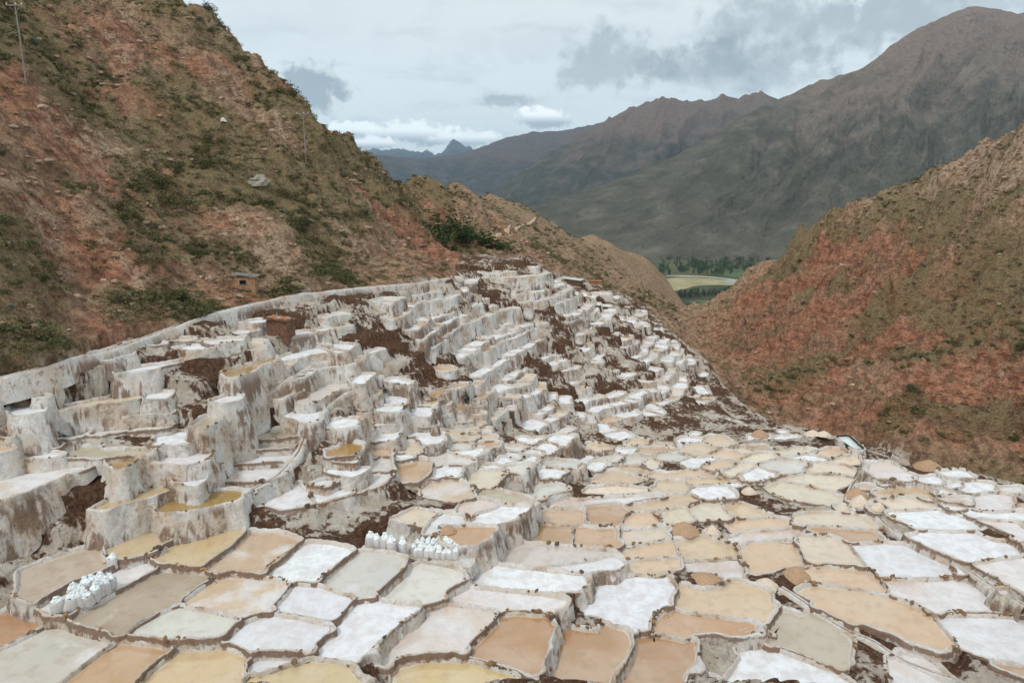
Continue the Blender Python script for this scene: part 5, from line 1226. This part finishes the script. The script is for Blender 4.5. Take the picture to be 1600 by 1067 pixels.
ribbon('salt_bank', [(345, 677), (398, 636), (442, 595), (484, 572), (525, 559), (574, 557), (596, 565)], .42, M_BUND, .25, 'long pale bank curving up from the stacked ponds to the middle terraces', 'bank', None, BK, attrs=BA)
ribbon('salt_bank', [(394, 767), (435, 745), (465, 711), (484, 666), (521, 625), (562, 602), (596, 587)], .42, M_BUND, .25, 'winding bank with a brown channel along its crest', 'bank', None, BK, attrs=BA)
ribbon('salt_bank', [(90, 582), (80, 608), (92, 640), (115, 665), (118, 700)], .22, M_BUND, .02, 'brown spillway running down the white bank at far left', 'spillway', None, BK, attrs=([0, 0, .3, .9, 1, 1, .9, .3, 0, 0], [.5] * 10))
ribbon('salt_bank', [(1220, 920), (1260, 945), (1310, 975), (1345, 1000), (1420, 1035), (1500, 1062), (1560, 1085)], .36, M_BUND, .10, 'thick winding bank with a brown channel at bottom right', 'bank', None, BK, attrs=BA)
ribbon('salt_bank', [(1345, 700), (1352, 730), (1330, 760), (1322, 785), (1365, 800), (1400, 830), (1440, 850), (1500, 880), (1560, 920), (1605, 945)], .34, M_BUND, .10, 'stony brown bank snaking down from the far right edge', 'bank', None, BK, attrs=BA)
ribbon('hill_path', [(772, 374), (790, 366), (806, 358), (822, 352), (836, 342)], 1.3, M_DIRT, .15, 'pale dirt path climbing the ridge behind the terraces', 'path', 'structure', step=1.0)
# ------------------------------------------------------------------ a salt worker crouching on a terrace
def person(px, py):
    pd_ = min(PONDS, key=lambda q: np.hypot(*(q.c - (px, py + 2)))); z = pd_.z + .1; q = atz(px, py, z); me = bpy.data.meshes.new('person')
    V = [(0, 0, .42), (0, .06, .60), (.02, .16, .80), (.03, .22, .92), (.04, .25, 1.02), (.05, .26, 1.10), (-.19, .15, .82), (-.24, .34, .66), (-.14, .50, .50), (.22, .15, .82), (.27, .34, .64), (.16, .52, .48), (-.11, 0, .40), (-.16, .36, .46), (-.14, .10, .10), (-.14, .26, .04), (.11, 0, .40), (.18, .36, .48), (.15, .12, .10), (.15, .28, .04)]
    E = [(0, 1), (1, 2), (2, 3), (3, 4), (4, 5), (2, 6), (6, 7), (7, 8), (2, 9), (9, 10), (10, 11), (0, 12), (12, 13), (13, 14), (14, 15), (0, 16), (16, 17), (17, 18), (18, 19)]
    me.from_pydata(V, E, []); o = bpy.data.objects.new('person', me); COL.objects.link(o); o.location = (q[0], q[1], z); o.rotation_euler[2] = 2.2
    m = o.modifiers.new('skin', 'SKIN'); RR = [.15, .15, .15, .07, .095, .085, .075, .05, .04, .075, .05, .04, .11, .085, .05, .05, .11, .085, .05, .05]
    for v_, r_ in zip(me.skin_vertices[0].data if len(me.skin_vertices) else [], RR): v_.radius = (r_, r_)
    o.modifiers.new('sub', 'SUBSURF').levels = 2; me.materials.append(plain('dark_jacket', (.05, .06, .045), .9, .2, 3)); tag(o, 'worker in dark clothes crouching on a terrace beside amber ponds', 'person')
    hat = MB(); hat.tube([(.05, .26, 1.10), (.05, .26, 1.125), (.05, .26, 1.20), (.05, .26, 1.23)], [.17, .15, .10, .03], 10); hat.build('hat', plain('straw_hat', (.12, .10, .07), .9), o)
person(732, 631)
# green tarp edging of the lined pond by the ravine
pk = [p for p in PONDS if p.cls == 'K'][0]; P = pk.P; N = pk.N; n = len(P); V = np.concatenate([np.c_[P - N * .02, np.full(n, pk.z + .02)], np.c_[P + N * .05, np.full(n, pk.z + .17)], np.c_[P + N * .09, np.full(n, pk.z + .17)], np.c_[P + N * .12, np.full(n, pk.z - .2)]])
if hasattr(pk, 'obj'): link_mesh('tarp_lining', V - np.array(pk.obj.location), [gridfaces(4, n, True)[:, ::-1]], M_TARP, pk.obj, True)
# ------------------------------------------------------------------ air
b = MB(); b.box((0, 11500, 750), (40000, 23600, 2200)); hz = b.build('haze', None); tag(hz, kind='stuff')
hm = bpy.data.materials.new('air'); hm.use_nodes = True; hm.node_tree.nodes.clear(); ho = hm.node_tree.nodes.new('ShaderNodeOutputMaterial'); hv = hm.node_tree.nodes.new('ShaderNodeVolumePrincipled'); hv.inputs['Density'].default_value = 2.7e-5; hv.inputs['Color'].default_value = (.58, .79, 1.0, 1); hv.inputs['Anisotropy'].default_value = 0.2
hm.node_tree.links.new(hv.outputs[0], ho.inputs['Volume']); hz.data.materials.append(hm)
